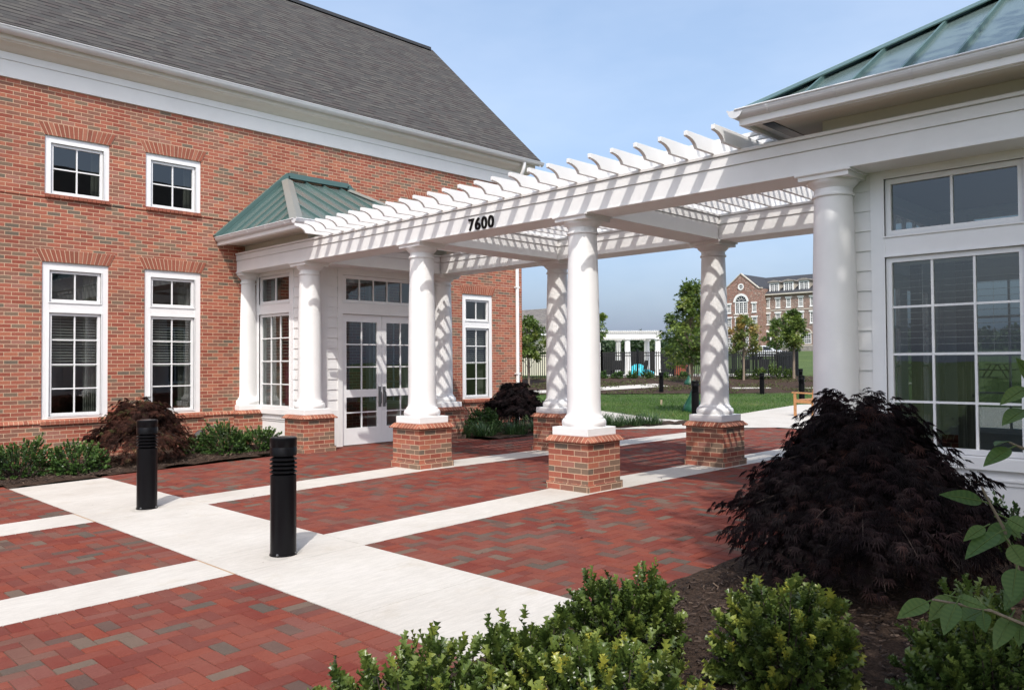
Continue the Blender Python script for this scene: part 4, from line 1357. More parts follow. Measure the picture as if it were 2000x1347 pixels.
def leaf_cloud(name, shape, P, D, Up, S, mat, parent, rnd):
    bv, bf = shape
    bv = np.array(bv, dtype=np.float64)
    X, Yv, Z = frames(D, Up)
    n, k = len(P), len(bv)
    V = P[:, None, :]+S[:, None, None]*(bv[None, :, 0:1]*X[:, None, :]+bv[None, :, 1:2]*Yv[:, None, :]+bv[None, :, 2:3]*Z[:, None, :])
    V = V.reshape(-1, 3)
    m = len(bf[0])
    F = (np.array(bf)[None, :, :]+(np.arange(n)*k)[:, None, None]).reshape(-1, m)
    me = bpy.data.meshes.new(name)
    pw = world_loc(parent) if parent is not None else Vector((0, 0, 0))
    V = V-np.array(pw)
    me.vertices.add(len(V)); me.vertices.foreach_set("co", V.ravel())
    me.loops.add(F.size); me.loops.foreach_set("vertex_index", F.ravel().astype(np.int32))
    me.polygons.add(len(F)); me.polygons.foreach_set("loop_start", (np.arange(len(F))*m).astype(np.int32))
    me.polygons.foreach_set("loop_total", np.full(len(F), m, dtype=np.int32))
    me.update(calc_edges=True)
    a = me.attributes.new("rnd", 'FLOAT', 'FACE')
    a.data.foreach_set("value", np.clip(np.repeat(rnd, len(bf)), 0, 1).astype(np.float32))
    me.materials.append(mat)
    o = bpy.data.objects.new(name, me); COL.objects.link(o)
    if parent is not None: o.parent = parent
    return o

HOLLY = ([(0, 0, 0), (0, .42, .02), (0, .74, .0), (0, 1.0, -.05), (-.36, .10, .20), (-.11, .34, .05), (-.42, .58, .26), (-.09, .68, .04), (-.30, .98, .18),
          (.36, .10, .20), (.11, .34, .05), (.42, .58, .26), (.09, .68, .04), (.30, .98, .18)],
         [(0, 5, 4), (0, 1, 5), (1, 6, 5), (1, 7, 6), (1, 2, 7), (2, 8, 7), (2, 3, 8), (0, 9, 10), (0, 10, 1), (1, 10, 11), (1, 11, 12), (1, 12, 2), (2, 12, 13), (2, 13, 3)])
OVAL = ([(0, 0, 0), (-.26, .3, .06), (-.25, .68, .06), (0, 1, -.03), (.25, .68, .06), (.26, .3, .06)], [(0, 3, 2, 1), (0, 5, 4, 3)])
DIAM = ([(0, 0, 0), (-.33, .5, .08), (0, 1, -.04), (.33, .5, .08)], [(0, 2, 1), (0, 3, 2)])
MAPLE = ([(0, 0, 0), (-.5, .12, .05), (-.2, .34, .02), (-.42, .66, .04), (-.1, .6, .02), (0, 1, -.06), (.1, .6, .02), (.42, .66, .04), (.2, .34, .02), (.5, .12, .05)],
         [(0, 2, 1), (0, 4, 2), (2, 4, 3), (0, 6, 4), (4, 6, 5), (0, 8, 6), (6, 8, 7), (0, 9, 8)])
def lace_shape():
    v, f = [], []
    for a, L in ((-74, .55), (-48, .8), (-23, .95), (0, 1.05), (23, .95), (48, .8), (74, .55)):
        c, s = math.cos(R(a)), math.sin(R(a))
        i = len(v)
        wd = .034
        for (x, y, z) in ((0, 0, 0), (-wd, .5*L, .02), (0, L, -.20*L), (wd, .5*L, .02)):
            v.append((x*c+y*s, -x*s+y*c, z-.10*(1-c)))
        f += [(i, i+2, i+1), (i, i+3, i+2)]
    return v, f
LACE = lace_shape()
BLADE = ([(-.02, 0, 0), (.02, 0, 0), (.017, .4, .05), (-.017, .4, .05), (.01, .75, 0), (-.01, .75, 0), (0, 1, -.14)], [(0, 1, 2), (0, 2, 3), (3, 2, 4), (3, 4, 5), (5, 4, 6)])

def unit(n, g):
    v = g.normal(size=(n, 3)); return v/np.linalg.norm(v, axis=1, keepdims=True)

def shrub(name, label, cat, loc, r, h, twigs, per, leaf, size, shape, mat, seed, group=None, ry=None, lumps=5, tip=0.35, spread=0.85, root=None):
    """broadleaf shrub: twigs fan from the ground to a lumpy dome, leaves crowd the twig ends"""
    g = np.random.default_rng(seed)
    x, y = loc
    t = thing(name, label, cat, (x, y, gz(x)), group)
    ry = ry or r
    base = np.array([x, y, gz(x)])
    u = unit(twigs*2, g); u = u[u[:, 2] > -0.12][:twigs]
    n = len(u)
    lump_d = unit(lumps, g); lump_d[:, 2] = np.abs(lump_d[:, 2])
    amp = np.ones(n)*0.74
    for q in lump_d:
        amp += 0.24*np.clip((u@q-0.68)/0.32, 0, 1)**0.8
    amp = np.minimum(amp, 1.04)*np.where(g.uniform(0, 1, n) < .04, g.uniform(1.03, 1.13, n), g.uniform(0.80, 1.03, n))
    hz = np.sqrt(u[:, 0]**2+u[:, 1]**2)+1e-6
    k1 = hz**0.72/hz; kz = np.clip(u[:, 2], 0, 1)**0.72
    end = base+np.stack([u[:, 0]*k1*r, u[:, 1]*k1*ry, kz*h*0.90+0.08*h], 1)*amp[:, None]
    st_ = base+np.stack([u[:, 0]*r*.25, u[:, 1]*ry*.25, np.full(n, 0.02)], 1)
    s = np.repeat(np.arange(n), per)
    f = 1-g.beta(1.0, 2.2, n*per)*0.62
    P = st_[s]+(end-st_)[s]*f[:, None]
    tw = (end-st_)[s]; L = np.linalg.norm(tw, axis=1, keepdims=True); tw = tw/L
    side = unit(n*per, g); side -= (side*tw).sum(1, keepdims=True)*tw
    side /= np.linalg.norm(side, axis=1, keepdims=True)+1e-9
    k = ((1-f)/0.62)[:, None]
    D = tw*(0.9-0.5*k)+side*(spread*(0.6+0.6*k))+np.array([0, 0, .25])
    Up = tw+np.array([0, 0, 0.7])+g.normal(size=(n*per, 3))*0.3
    S = leaf*g.uniform(0.6, 1.2, n*per)
    twc = g.uniform(0, 1, n)
    rnd = 0.10+0.32*twc[s]+0.22*g.uniform(-1, 1, n*per)+tip*np.clip((f-0.82)/0.18, 0, 1)*(0.4+0.9*twc[s])
    leaf_cloud("foliage", shape, P, D, Up, S, mat, t, rnd)
    mb = MB()
    for i in range(0, n, 3):
        a, b = Vector(st_[i]), Vector(end[i])
        m = a.lerp(b, 0.5)+Vector((0, 0, -0.04*h))
        mb.tube([a, m, b], [0.006*size, 0.0045*size, 0.002*size], 4, False)
    mb.build("stem", M['twig'], t)
    return t

def lace_maple(name, label, loc, r, h, arcs, per, leaf, mat, seed, group=None, ry=None):
    """weeping cut-leaf maple: branches arch from a short trunk and cascade in layers"""
    g = np.random.default_rng(seed)
    x, y = loc; z = gz(x)
    t = thing(name, label, "ornamental tree", (x, y, z), group)
    ry = ry or r
    mb = MB()
    mb.tube([(x, y, z-.03), (x+.03, y-.02, z+.18*h), (x-.02, y+.03, z+.36*h), (x+.01, y, z+.52*h)], [0.055, .045, .04, .03], 8)
    P, D, U, S, C = [], [], [], [], []
    for k in range(arcs):
        ph = g.uniform(0, 2*math.pi)
        lev = g.uniform(0, 1)**0.85            # 0 low, 1 top
        rad = (1.0-0.73*(max(0, lev-0.22)/0.78)**1.25)*(g.uniform(0.70, 1.04) if g.uniform() < .88 else g.uniform(1.0, 1.17))
        if lev < 0.3: rad *= 0.80+0.66*lev
        ex, ey = r*rad*math.cos(ph), ry*rad*math.sin(ph)
        ez = h*(0.10+0.83*lev*(1.0-0.18*abs(math.sin(ph*2.5+seed))))*g.uniform(0.9, 1.06)
        a = np.array([x, y, z+.36*h+.12*h*lev]); e = np.array([x+ex, y+ey, z+ez])
        top = max(e[2]-z, .40*h)+h*(.10+.14*lev*(1-lev))
        c1 = a+(e-a)*0.42; c1[2] = z+min(top, 1.02*h)
        tt = np.linspace(0, 1, 9)[:, None]
        pts = (1-tt)**2*a+2*tt*(1-tt)*c1+tt**2*e
        if k % 3 == 0:
            mb.tube([Vector(p) for p in pts], list(np.linspace(.010, .0015, 9)*min(1, r)), 4, False)
        f = 0.34+0.68*g.beta(1.5, 1.0, per)
        ff = f[:, None]
        p = (1-ff)**2*a+2*ff*(1-ff)*c1+ff**2*e
        tan = 2*(1-ff)*(c1-a)+2*ff*(e-c1); tan /= np.linalg.norm(tan, axis=1, keepdims=True)
        j = g.normal(size=(per, 3))*np.array([.048*r, .048*r, .018*h])
        P.append(p+j)
        d = tan*0.75+np.array([math.cos(ph), math.sin(ph), 0])*0.45+g.normal(size=(per, 3))*0.36
        d[:, 2] -= 0.62
        D.append(d)
        U.append(np.tile([0.25*math.cos(ph), 0.25*math.sin(ph), 1.0], (per, 1))+g.normal(size=(per, 3))*0.3)
        S.append(leaf*g.uniform(.65, 1.2, per))
        C.append(np.clip(g.uniform(0, 0.8)+g.uniform(-.3, .3, per), 0, 1))
    mb.build("trunk", M['twig'], t, 60)
    leaf_cloud("foliage", LACE, np.concatenate(P), np.concatenate(D), np.concatenate(U), np.concatenate(S), mat, t, np.concatenate(C))
    return t

def tree(name, label, loc, z, H, crown0, cr, nleaf, leaf, mat, seed, group=None, clumps=26, trunk=0.05, shape=MAPLE, cat="tree", crx=1.0):
    g = np.random.default_rng(seed)
    x, y = loc
    t = thing(name, label, cat, (x, y, z), group)
    mb = MB()
    lean = g.normal(size=2)*0.02*H
    def axis(f): return Vector((x+lean[0]*f, y+lean[1]*f, z-0.05+H*0.93*f))
    mb.tube([axis(f) for f in (0, .15, .35, .55, .75, 1)], [trunk*1.25, trunk, trunk*.9, trunk*.7, trunk*.45, trunk*.12], 8)
    cz0, cz1 = crown0, H
    P, D, U, S, C = [], [], [], [], []
    per = nleaf//clumps
    for k in range(clumps):
        f = (k+0.5)/clumps
        zc = cz0+(cz1-cz0)*(0.04+0.93*f)
        w_ = (math.sin(math.pi*(0.16+0.80*f))**0.8)*(1-0.30*f)
        ph = k*2.399+g.uniform(-.5, .5)
        rad = cr*w_*g.uniform(.25, 1.0)
        c = np.array([x+rad*math.cos(ph)*crx, y+rad*math.sin(ph), z+zc])
        a = axis(max(0.1, (zc-0.28*(cz1-cz0)*g.uniform(.5, 1))/H/0.93))
        mb.tube([a, a.lerp(Vector(c), .55)+Vector((0, 0, .03*H)), Vector(c)], [trunk*.35, trunk*.2, trunk*.08], 5, False)
        sc = cr*g.uniform(.20, .40)
        q = unit(per, g)*(g.uniform(0, 1, per)**0.45)[:, None]*np.array([sc, sc, sc*.72])
        P.append(c+q)
        out = q+(c-np.array([x, y, z+zc-.3*cr]))*0.35
        d = out/(np.linalg.norm(out, axis=1, keepdims=True)+1e-6)+g.normal(size=(per, 3))*.6
        d[:, 2] -= .45
        D.append(d); U.append(np.tile([0, 0, 1.0], (per, 1))+g.normal(size=(per, 3))*.5)
        S.append(leaf*g.uniform(.65, 1.2, per))
        C.append(np.clip(g.uniform(.05, .85)+g.uniform(-.25, .25, per), 0, 1))
    mb.build("trunk", M['bark'], t, 60)
    leaf_cloud("crown", shape, np.concatenate(P), np.concatenate(D), np.concatenate(U), np.concatenate(S), mat, t, np.concatenate(C))
    return t

# ---- foreground hollies
HG = "spiny hollies in the near bed"
shrub("holly_shrub", "spiny green holly at the bottom edge, farthest left of the big ones", "shrub", (1.97, 2.48), 0.40, 0.50, 250, 15, 0.052, 1, HOLLY, M['holly'], 11, HG, lumps=11, tip=.3)
shrub("holly_shrub", "dark green holly half hiding the end of the pale concrete walk", "shrub", (2.56, 2.38), 0.28, 0.52, 180, 15, 0.050, 1, HOLLY, M['holly'], 12, HG, lumps=9, tip=.15)
shrub("holly_shrub", "broad yellow-green holly in front of the others, bright new tips", "shrub", (2.50, 1.95), 0.40, 0.47, 320, 15, 0.050, 1, HOLLY, M['holly'], 13, HG, lumps=14, tip=.6)
shrub("holly_shrub", "holly standing against the brick paving edge with one tall tuft", "shrub", (3.48, 2.60), 0.30, 0.47, 230, 15, 0.050, 1, HOLLY, M['holly'], 14, HG, tip=.25, lumps=10)
shrub("holly_shrub", "round holly alone on the mulch beside the dark weeping maple", "shrub", (3.68, 1.80), 0.325, 0.50, 240, 15, 0.054, 1, HOLLY, M['holly'], 15, HG, lumps=11, tip=.5)
shrub("holly_shrub", "low bright holly tuft at the bottom edge right of centre", "shrub", (2.82, 1.20), 0.32, 0.20, 150, 14, 0.046, 1, HOLLY, M['holly'], 16, HG, tip=.6)
shrub("holly_shrub", "shaded dark holly in the bottom right corner below the overhanging leaves", "shrub", (3.90, 0.95), 0.48, 0.54, 320, 15, 0.050, 1, HOLLY, M['holly'], 17, HG, lumps=11, tip=.1, ry=.34)
shrub("holly_shrub", "small holly sprig poking up over the brick paving at the bottom edge", "shrub", (1.17, 2.64), 0.11, 0.42, 20, 14, 0.040, 1, HOLLY, M['holly'], 18, HG, tip=.5)
shrub("holly_shrub", "low holly filling the bottom edge before the dark holly and broad yellow-green one", "shrub", (2.02, 1.98), 0.28, 0.28, 180, 15, 0.046, 1, HOLLY, M['holly'], 19, HG, tip=.4)
shrub("boxwood_shrub", "dark rounded boxwood under the sill of the large white window", "shrub", (7.15, 1.66), 0.30, 0.46, 150, 26, 0.032, 1, DIAM, M['boxwood'], 21)
# ---- shrubs along the brick building
shrub("boxwood_shrub", "clipped green shrub before the brick wall at the left edge", "shrub", (3.30, 12.95), 0.44, 0.60, 230, 30, 0.040, 1, DIAM, M['boxwood'], 22, "low shrubs by the brick wall", tip=.5)
shrub("boxwood_shrub", "low spreading shrub between the left edge shrub and red maple", "shrub", (4.02, 12.75), 0.46, 0.46, 230, 30, 0.040, 1, DIAM, M['boxwood'], 23, "low shrubs by the brick wall", tip=.5)
shrub("boxwood_shrub", "small shrub half hidden behind the red maple, next to the spotlight", "shrub", (6.12, 13.62), 0.26, 0.36, 110, 24, 0.040, 1, DIAM, M['boxwood'], 24, "low shrubs by the brick wall", tip=.3)
shrub("boxwood_shrub", "tallest green shrub, just right of the spotlight on the mulch", "shrub", (6.45, 13.05), 0.44, 0.58, 230, 28, 0.042, 1, DIAM, M['boxwood'], 25, "low shrubs by the brick wall", tip=.4)
shrub("boxwood_shrub", "green shrub nearest the brick pier of the entrance bay", "shrub", (6.98, 12.98), 0.40, 0.46, 200, 28, 0.042, 1, DIAM, M['boxwood'], 26, "low shrubs by the brick wall", tip=.4)
shrub("boxwood_shrub", "dark green shrub in the shade in front of the far maple", "shrub", (12.05, 12.6), 0.52, 0.52, 240, 26, 0.05, 1, DIAM, M['boxwood'], 27, tip=.1)
# ---- weeping cut-leaf maples
lace_maple("lace_leaf_maple", "large near-black weeping maple in the right foreground", (5.57, 2.15), 0.97, 1.36, 500, 38, 0.072, M['maple_dark'], 31, "weeping maples", ry=.92)
lace_maple("lace_leaf_maple", "reddish weeping maple under the brick wall windows", (5.05, 13.12), 0.86, 1.12, 230, 28, 0.080, M['maple_red'], 32, "weeping maples")
lace_maple("lace_leaf_maple", "dark red weeping maple below the farthest window behind the columns", (13.25, 12.85), 1.0, 1.14, 260, 30, 0.095, M['maple_dark'], 33, "weeping maples", ry=.8)

# ---- strap leaved clumps
def clump(x, y, r, h, n, label, seed, mat='liriope', z=None):
    g = np.random.default_rng(seed)
    zz = gz(x) if z is None else z
    t = thing("strap_leaf_clump", label, "grass clump", (x, y, zz), "strap leaf clumps")
    ph = g.uniform(0, 2*math.pi, n); q = g.uniform(0, 1, n)**.5*r*.5
    P = np.stack([x+q*np.cos(ph), y+q*np.sin(ph), np.full(n, zz)], 1)
    D = np.stack([np.cos(ph)*.6, np.sin(ph)*.6, np.ones(n)], 1)+g.normal(size=(n, 3))*.35
    bs = np.array(BLADE[0]); 
    leaf_cloud("blades", (list(map(tuple, bs*np.array([1.0, 1, 1.6]))), BLADE[1]), P, D, D+np.array([0, 0, .6]), h*g.uniform(.6, 1.25, n), M[mat], t, g.uniform(0, 1, n))
lp = [(10.85, 12.15, "clump beside the back brick pier"), (11.45, 11.98, "clump left of the shaded green shrub foot"), (12.15, 11.80, "clump directly before the shaded green shrub"), (12.85, 11.66, "clump before the far dark maple"), (13.5, 11.5, "clump right of the far dark maple foot")]
for k, (x, y, tx) in enumerate(lp):
    clump(x, y, .48, .34, 280, "grassy strap-leaf "+tx, 200+k)
for k, (x, y, tx) in enumerate([(14.35, 11.55, "leftmost of the row by the sunlit path"), (14.95, 11.4, "second of the row by the sunlit path"), (15.5, 11.25, "third of the row by the sunlit path"), (16.0, 11.1, "rightmost of the row by the sunlit path"), (15.2, 12.0, "behind the row, edging the lawn")]):
    clump(x, y, .52, .34, 280, "grassy strap-leaf clump, "+tx, 220+k)

# ---- young trees on the lawn and beyond
YT = "young trees around the lawn"
tree("maple_tree", "young green maple with a green water bag at its foot", (21.16, 13.12), 0.0, 3.85, 1.35, 1.05, 3600, .13, M['tree'], 41, YT, clumps=40, trunk=.045)
tree("maple_tree", "green tree showing either side of the front white column", (23.2, 19.0), 0.0, 4.15, 1.9, 0.95, 3200, .14, M['tree'], 42, YT, clumps=24, trunk=.05)
tree("maple_tree", "thin tree rising behind the bagged maple near the black fence", (36.5, 22.8), 0.2, 3.5, 1.6, 0.9, 2200, .15, M['tree'], 43, YT, clumps=20, trunk=.05)
tree("maple_tree", "tree with turning orange leaves in front of the far brick building", (40.2, 21.75), 0.45, 3.5, 1.5, 1.0, 2600, .15, M['tree_orange'], 44, YT, clumps=24, trunk=.06)
tree("maple_tree", "green tree beside the right end of the black fence", (42.3, 19.9), 0.6, 3.65, 1.6, 1.05, 3000, .15, M['tree'], 45, YT, clumps=26, trunk=.07)
tree("maple_tree", "green tree beside the brick corner, before the cream house", (30.7, 28.8), 0.25, 3.6, 1.35, 1.15, 3200, .15, M['tree'], 46, YT, clumps=26, trunk=.05)
tree("maple_tree", "slender pale tree left of the fence-end tree", (62.0, 30.6), 1.0, 3.9, 1.5, 1.1, 2000, .18, M['tree'], 47, YT, clumps=20, trunk=.06)
# ---- sapling at the right edge: unseen crown shaped to cast shade, two branches reach in
def sapling():
    x, y = 2.35, -0.75
    t = thing("shade_tree", "broad oval-leaved tree reaching in from the right edge with two low branches, unseen crown shaped for shade", "tree", (x, y, gz(x)))
    g = np.random.default_rng(51)
    mb = MB()
    zb = gz(x)
    mb.tube([(x, y, zb-.05), (x+.02, y, zb+1.2), (x-.03, y-.2, zb+3.0), (x+.15, y-.7, zb+5.5), (x+.6, y-1.1, zb+7.8), (x+.9, y-1.2, zb+9.8)], [.09, .075, .065, .05, .03, .01], 8)
    P, D, U, S, C = [], [], [], [], []
    def cloud(c, r3, n, nl, a):
        for k in range(n):
            u = Vector(unit(1, g)[0])*(g.uniform(0, 1)**.38)
            e = Vector(c)+Vector((u.x*r3[0], u.y*r3[1], u.z*r3[2]))
            mb.tube([a, Vector(a).lerp(e, .5)+Vector((0, 0, .1)), e], [.012, .008, .002], 4, False)
            for q in range(nl):
                p = e+Vector(g.normal(size=3)*.24)
                P.append(p); d = u+Vector(g.normal(size=3)*.6); d.z -= .3
                D.append(d); U.append(Vector((0, 0, 1))+Vector(g.normal(size=3)*.4)); S.append(.17*g.uniform(.7, 1.15)); C.append(g.uniform(0, 1))
    cloud((3.25, -1.95, 8.6), (2.7, 1.55, 1.9), 210, 34, Vector((x+.3, y-1.0, 6.6)))
    cloud((1.35, -0.75, 3.35), (1.6, .52, .5), 120, 26, Vector((x-.03, y-.2, 2.9)))
    leafs = []
    # branch 1: upright twig; branch 2: sideways twig; branch 3: short upper twig
    def cp(px, py, dep_):
        xx = (px-1000)/1581.8; yy = (673.5-py)/1581.8
        return Vector((0, 0, EYE))+(_F+_R2*xx+_U2*yy)*dep_
    tw = [[(2060, 1330, 1.72), (1995, 1130, 1.70), (1960, 1030, 1.68), (1935, 985, 1.67), (1917, 950, 1.66)],
          [(2080, 1250, 1.80), (1990, 1215, 1.72), (1935, 1192, 1.66), (1870, 1179, 1.60), (1822, 1170, 1.56)],
          [(2080, 905, 1.85), (2005, 878, 1.78), (1972, 864, 1.74)],
          [(2080, 690, 1.80), (2030, 745, 1.77), (2000, 760, 1.75)]]
    root = Vector((x, y-.02, zb+1.0))
    for b in tw:
        pts = [cp(*p) for p in b]
        rt = root if b is not tw[3] else Vector((x-.01, y-.02, zb+1.35))
        mb.tube([rt, rt.lerp(pts[0], .6)+Vector((0, 0, .04))]+pts, [.010, .007]+list(np.linspace(.0045, .0022, len(pts))), 6)
    # (base px, tip px, depth, width factor): every leaf the picture shows
    L = [((1918, 978), (1842, 962), 1.66, .30), ((1922, 1028), (1884, 1052), 1.66, .36), ((1950, 1040), (1884, 1084), 1.64, .42), ((1966, 1022), (1928, 1068), 1.70, .5),
         ((1968, 1012), (2020, 1040), 1.66, .6), ((1974, 1064), (2006, 1108), 1.64, .75), ((1985, 1110), (1975, 1172), 1.62, .62), ((1992, 1130), (1964, 1190), 1.72, .45), ((1960, 1020), (1996, 1050), 1.73, .5),
         ((1812, 1174), (1754, 1202), 1.56, .42), ((1868, 1166), (1930, 1186), 1.58, .42), ((1868, 1178), (1842, 1236), 1.56, .5), ((1855, 1165), (1816, 1208), 1.62, .5),
         ((1918, 1192), (1882, 1206), 1.66, .75), ((1920, 1198), (1924, 1232), 1.62, .7), ((1975, 1204), (1942, 1266), 1.74, .45), ((1995, 1215), (1990, 1260), 1.74, .5),
         ((1966, 862), (1942, 866), 1.74, .5), ((1972, 875), (1922, 905), 1.72, .40), ((2004, 757), (1955, 785), 1.75, .40), ((2012, 740), (1990, 700), 1.75, .45), ((2000, 800), (1958, 825), 1.74, .5)]
    mbp = MB()
    for (b, tp, dp, wf) in L:
        Lv, Lf, Lr = [], [], []
        mbp = MB()
        p0, p1 = cp(*b, dp), cp(*tp, dp-.03)
        d = p1-p0; ln = d.length; d.normalize()
        view = (Vector((0, 0, EYE))-p0).normalized()
        nrm = (view*0.75+Vector((0, 0, .55))+Vector(g.normal(size=3)*.22)); nrm = (nrm-d*nrm.dot(d)).normalized()
        sd = d.cross(nrm)
        base = len(Lv)
        N = 15
        rv = g.uniform(.2, .9)
        for k in range(N+1):
            tt = k/N
            wd = ln*wf*.5*1.15*math.sin(math.pi*min(1, tt**.78))**.85*(1-.22*tt) if 0 < k < N else 0.0005
            droop = -.10*ln*tt*tt
            c = p0+d*(ln*tt)+nrm*droop
            lift = wd*.22
            Lv += [tuple(c-sd*wd+nrm*lift), tuple(c), tuple(c+sd*wd+nrm*lift)]
        for k in range(N):
            i = base+3*k
            Lf += [(i, i+1, i+4, i+3), (i+1, i+2, i+5, i+4)]; q_ = rv+(.13 if k % 2 else -.13); Lr += [q_, rv*2-q_]
        # petiole back towards its twig
        mbp.tube([p0-d*.022-nrm*.004, p0, p0+d*ln*.45+nrm*(.001-.02*ln), p0+d*ln*.85+nrm*(.001-.072*ln)], [.0018, .0016, .0011, .0005], 5, False)
        q = len(Lv)
        link_mesh("leaf", Lv+mbp.v, Lf+[tuple(q+i for i in f) for f in mbp.f], M['sapling'], t, 180, 0, np.array(Lr+[1.0]*len(mbp.f)), uv=False)
    mb.build("trunk", M['bark'], t, 60)
    leaf_cloud("crown", OVAL, np.array(P), np.array(D), np.array(U), np.array(S), M['sapling'], t, np.array(C))
sapling()

# ---- loose mulch chips and grass
g = np.random.default_rng(61)
def chips(n, fx, fy, ok, size):
    P = []
    while len(P) < n:
        x, y = g.uniform(*fx), g.uniform(*fy)
        if ok(x, y): P.append((x, y, gz(x)+.018+g.uniform(0, .012)))
    P = np.array(P); n = len(P)
    D = np.stack([g.normal(size=n), g.normal(size=n), g.normal(size=n)*.22], 1)
    U = np.tile([0, 0, 1.0], (n, 1))+g.normal(size=(n, 3))*.4
    return P, D, U, size*g.uniform(.4, 1.4, n)
CH = ([(-.13, 0, 0), (.12, .05, 0), (.10, 1, .02), (-.08, .92, .03), (-.05, .1, .12), (.07, .9, .13)], [(0, 1, 2, 3), (0, 4, 5, 3), (4, 1, 2, 5)])
a = chips(7200, (1.0, 7.2), (0.95, 3.12), lambda x, y: True, .038)
b = chips(3800, (2.6, 7.2), (12.1, 14.3), lambda x, y: y > 12.15+max(0, x-4.2)*.1, .045)
o = leaf_cloud("mulch_chips", CH, *[np.concatenate([p, q]) for p, q in zip(a, b)], M['chip'], None, g.uniform(0, 1, 11000))
tag(o, "loose bark chips scattered over the planting beds", "mulch", kind="stuff")
n = 64000
ang = g.uniform(R(-17.5), R(12.5), n)+YAW+R(-3.0)
dd = 17.5+g.uniform(0, 1, n)**1.3*20.5
x, y = dd*np.cos(ang)/np.cos(ang-YAW), dd*np.sin(ang)/np.cos(ang-YAW)
def onlawn(x, y):
    return ~((x > 13.9) & (y < 11.0+(x-17.8)*.16) & (x < 29) | (x < 17.9) & (y < 14.3)) & ((x-17.9)*3.1-(y-12.2)*1.7 > 0.9)
k = onlawn(x, y)
x, y = x[k], y[k]; n = len(x)
P = np.stack([x, y, np.zeros(n)-.01], 1)
D = np.stack([g.normal(size=n)*.5, g.normal(size=n)*.5, np.ones(n)], 1)
GB = ([(-.10, 0, 0), (.10, 0, 0), (0, 1, .05)], [(0, 1, 2)])
o = leaf_cloud("grass", GB, P, D, unit(n, g), .075*g.uniform(.6, 1.4, n), M['blade'], None, np.clip(.45+.35*np.sin(x*.9)*np.cos(y*.7)+g.uniform(-.3, .3, n), 0, 1))
tag(o, "short mown lawn grass behind the pergola", "grass", kind="stuff")
# weeds on the bank below the fence
n = 3800
ang = YAW+R(-21)+R(32)*g.uniform(0, 1, n); dd = 37.8+8.4*g.uniform(0, 1, n)
x, y = dd*np.cos(ang)/np.cos(ang-YAW), dd*np.sin(ang)/np.cos(ang-YAW)
keep = (np.sin(x*1.7)+np.sin(y*2.3)+.6*np.sin(x*4.1+y)) > .25
x, y = x[keep], y[keep]; n = len(x)
zt = np.array([terrain(a, b) for a, b in zip(x, y)])
rep = 9
P = np.repeat(np.stack([x, y, zt+.04], 1), rep, 0)+g.normal(size=(n*rep, 3))*np.array([.13, .13, .05])
o = leaf_cloud("ground_cover", DIAM, P, unit(n*rep, g)+np.array([0, 0, .5]), unit(n*rep, g)+np.array([0, 0, 1]), .08*g.uniform(.5, 1.3, n*rep), M['weed'], None, g.uniform(0, 1, n*rep))
tag(o, "low weeds and ground cover on the mulched bank", "ground cover", kind="stuff")

# ================================================================== OBJECTS
def bollard(x, y, z, label, proto=None):
    t = thing("bollard_light", label, "bollard", (x, y, z), "black louvred bollard lights")
    r = .105; Hh = .965
    mb = MB(); mb.lathe([(r+.006, 0), (r+.006, .012), (r, .013), (r, .655), (r-.012, .662), (r-.028, .67), (r-.028, .81)], (x, y), 40, z=z); mb.build("post", M['black'], t, 35)
    for q in range(4):
        a_ = .6+q*math.pi/2
        mb = MB(); mb.lathe([(.011, .012), (.011, .021), (.006, .026), (.001, .027)], (x+(r+.004)*math.cos(a_), y+(r+.004)*math.sin(a_)), 6, z=z); mb.build("bolt", M['steel'], t)
    for k in range(4):
        zz = .682+.034*k
        mb = MB(); mb.lathe([(r-.03, zz+.006), (r-.004, zz-.008), (r+.005, zz-.006), (r+.006, zz+.002), (r-.03, zz+.026)], (x, y), 40, z=z, cap=False); mb.build("louvre", M['black'], t, 35)
    mb = MB(); mb.lathe([(r-.02, .812), (r+.003, .815), (r+.004, .88), (r+.0015, .884), (r+.0015, .888), (r+.004, .892), (r+.004, Hh-.008), (r-.004, Hh), (0.001, Hh)], (x, y), 40, z=z); mb.build("head", M['black'], t, 35)
    return t
b0 = bollard(3.559, 9.079, gz(3.56), "black bollard light on the walk, nearer the brick wall")
def base_patch(x, y, b):
    mb = MB(); z = gz(x)
    pts = [(x+(.15+.05*math.sin(2*a+.6)+.012*math.sin(7*a))*math.cos(a), y+(.15+.05*math.sin(2*a+.6)+.012*math.sin(5*a))*math.sin(a)) for a in np.linspace(0, 2*math.pi, 40)[:-1]]
    mb.poly([(p, q, gz(p)+.0018) for p, q in pts]); mb.build("base_patch", M['patch_grey'], b)  # flat irregular grey patch round the bollard foot
base_patch(3.559, 9.079, b0)
b1 = bollard(3.474, 6.048, gz(3.474), "black bollard light nearest the camera on the walk, scuffed near its foot")
base_patch(3.474, 6.048, b1)
for (x, y, tx) in ((32.47, 21.86, "black bollard light at the lawn edge between two columns"), (34.42, 17.72, "black bollard light at the lawn edge before the fence trees"),
                   (28.94, 13.32, "black bollard light just behind the teak bench"), (38.9, 17.95, "black bollard light on the bank behind the bench bollard"), (19.55, 12.05, "black bollard light beside the green tree bag")):
    c = copy_tree(b0 if False else b1); c.location = (x, y, terrain(x, y)); c["label"] = tx
    for ch in list(c.children):
        if ch.name.startswith("base_patch"): bpy.data.objects.remove(ch)

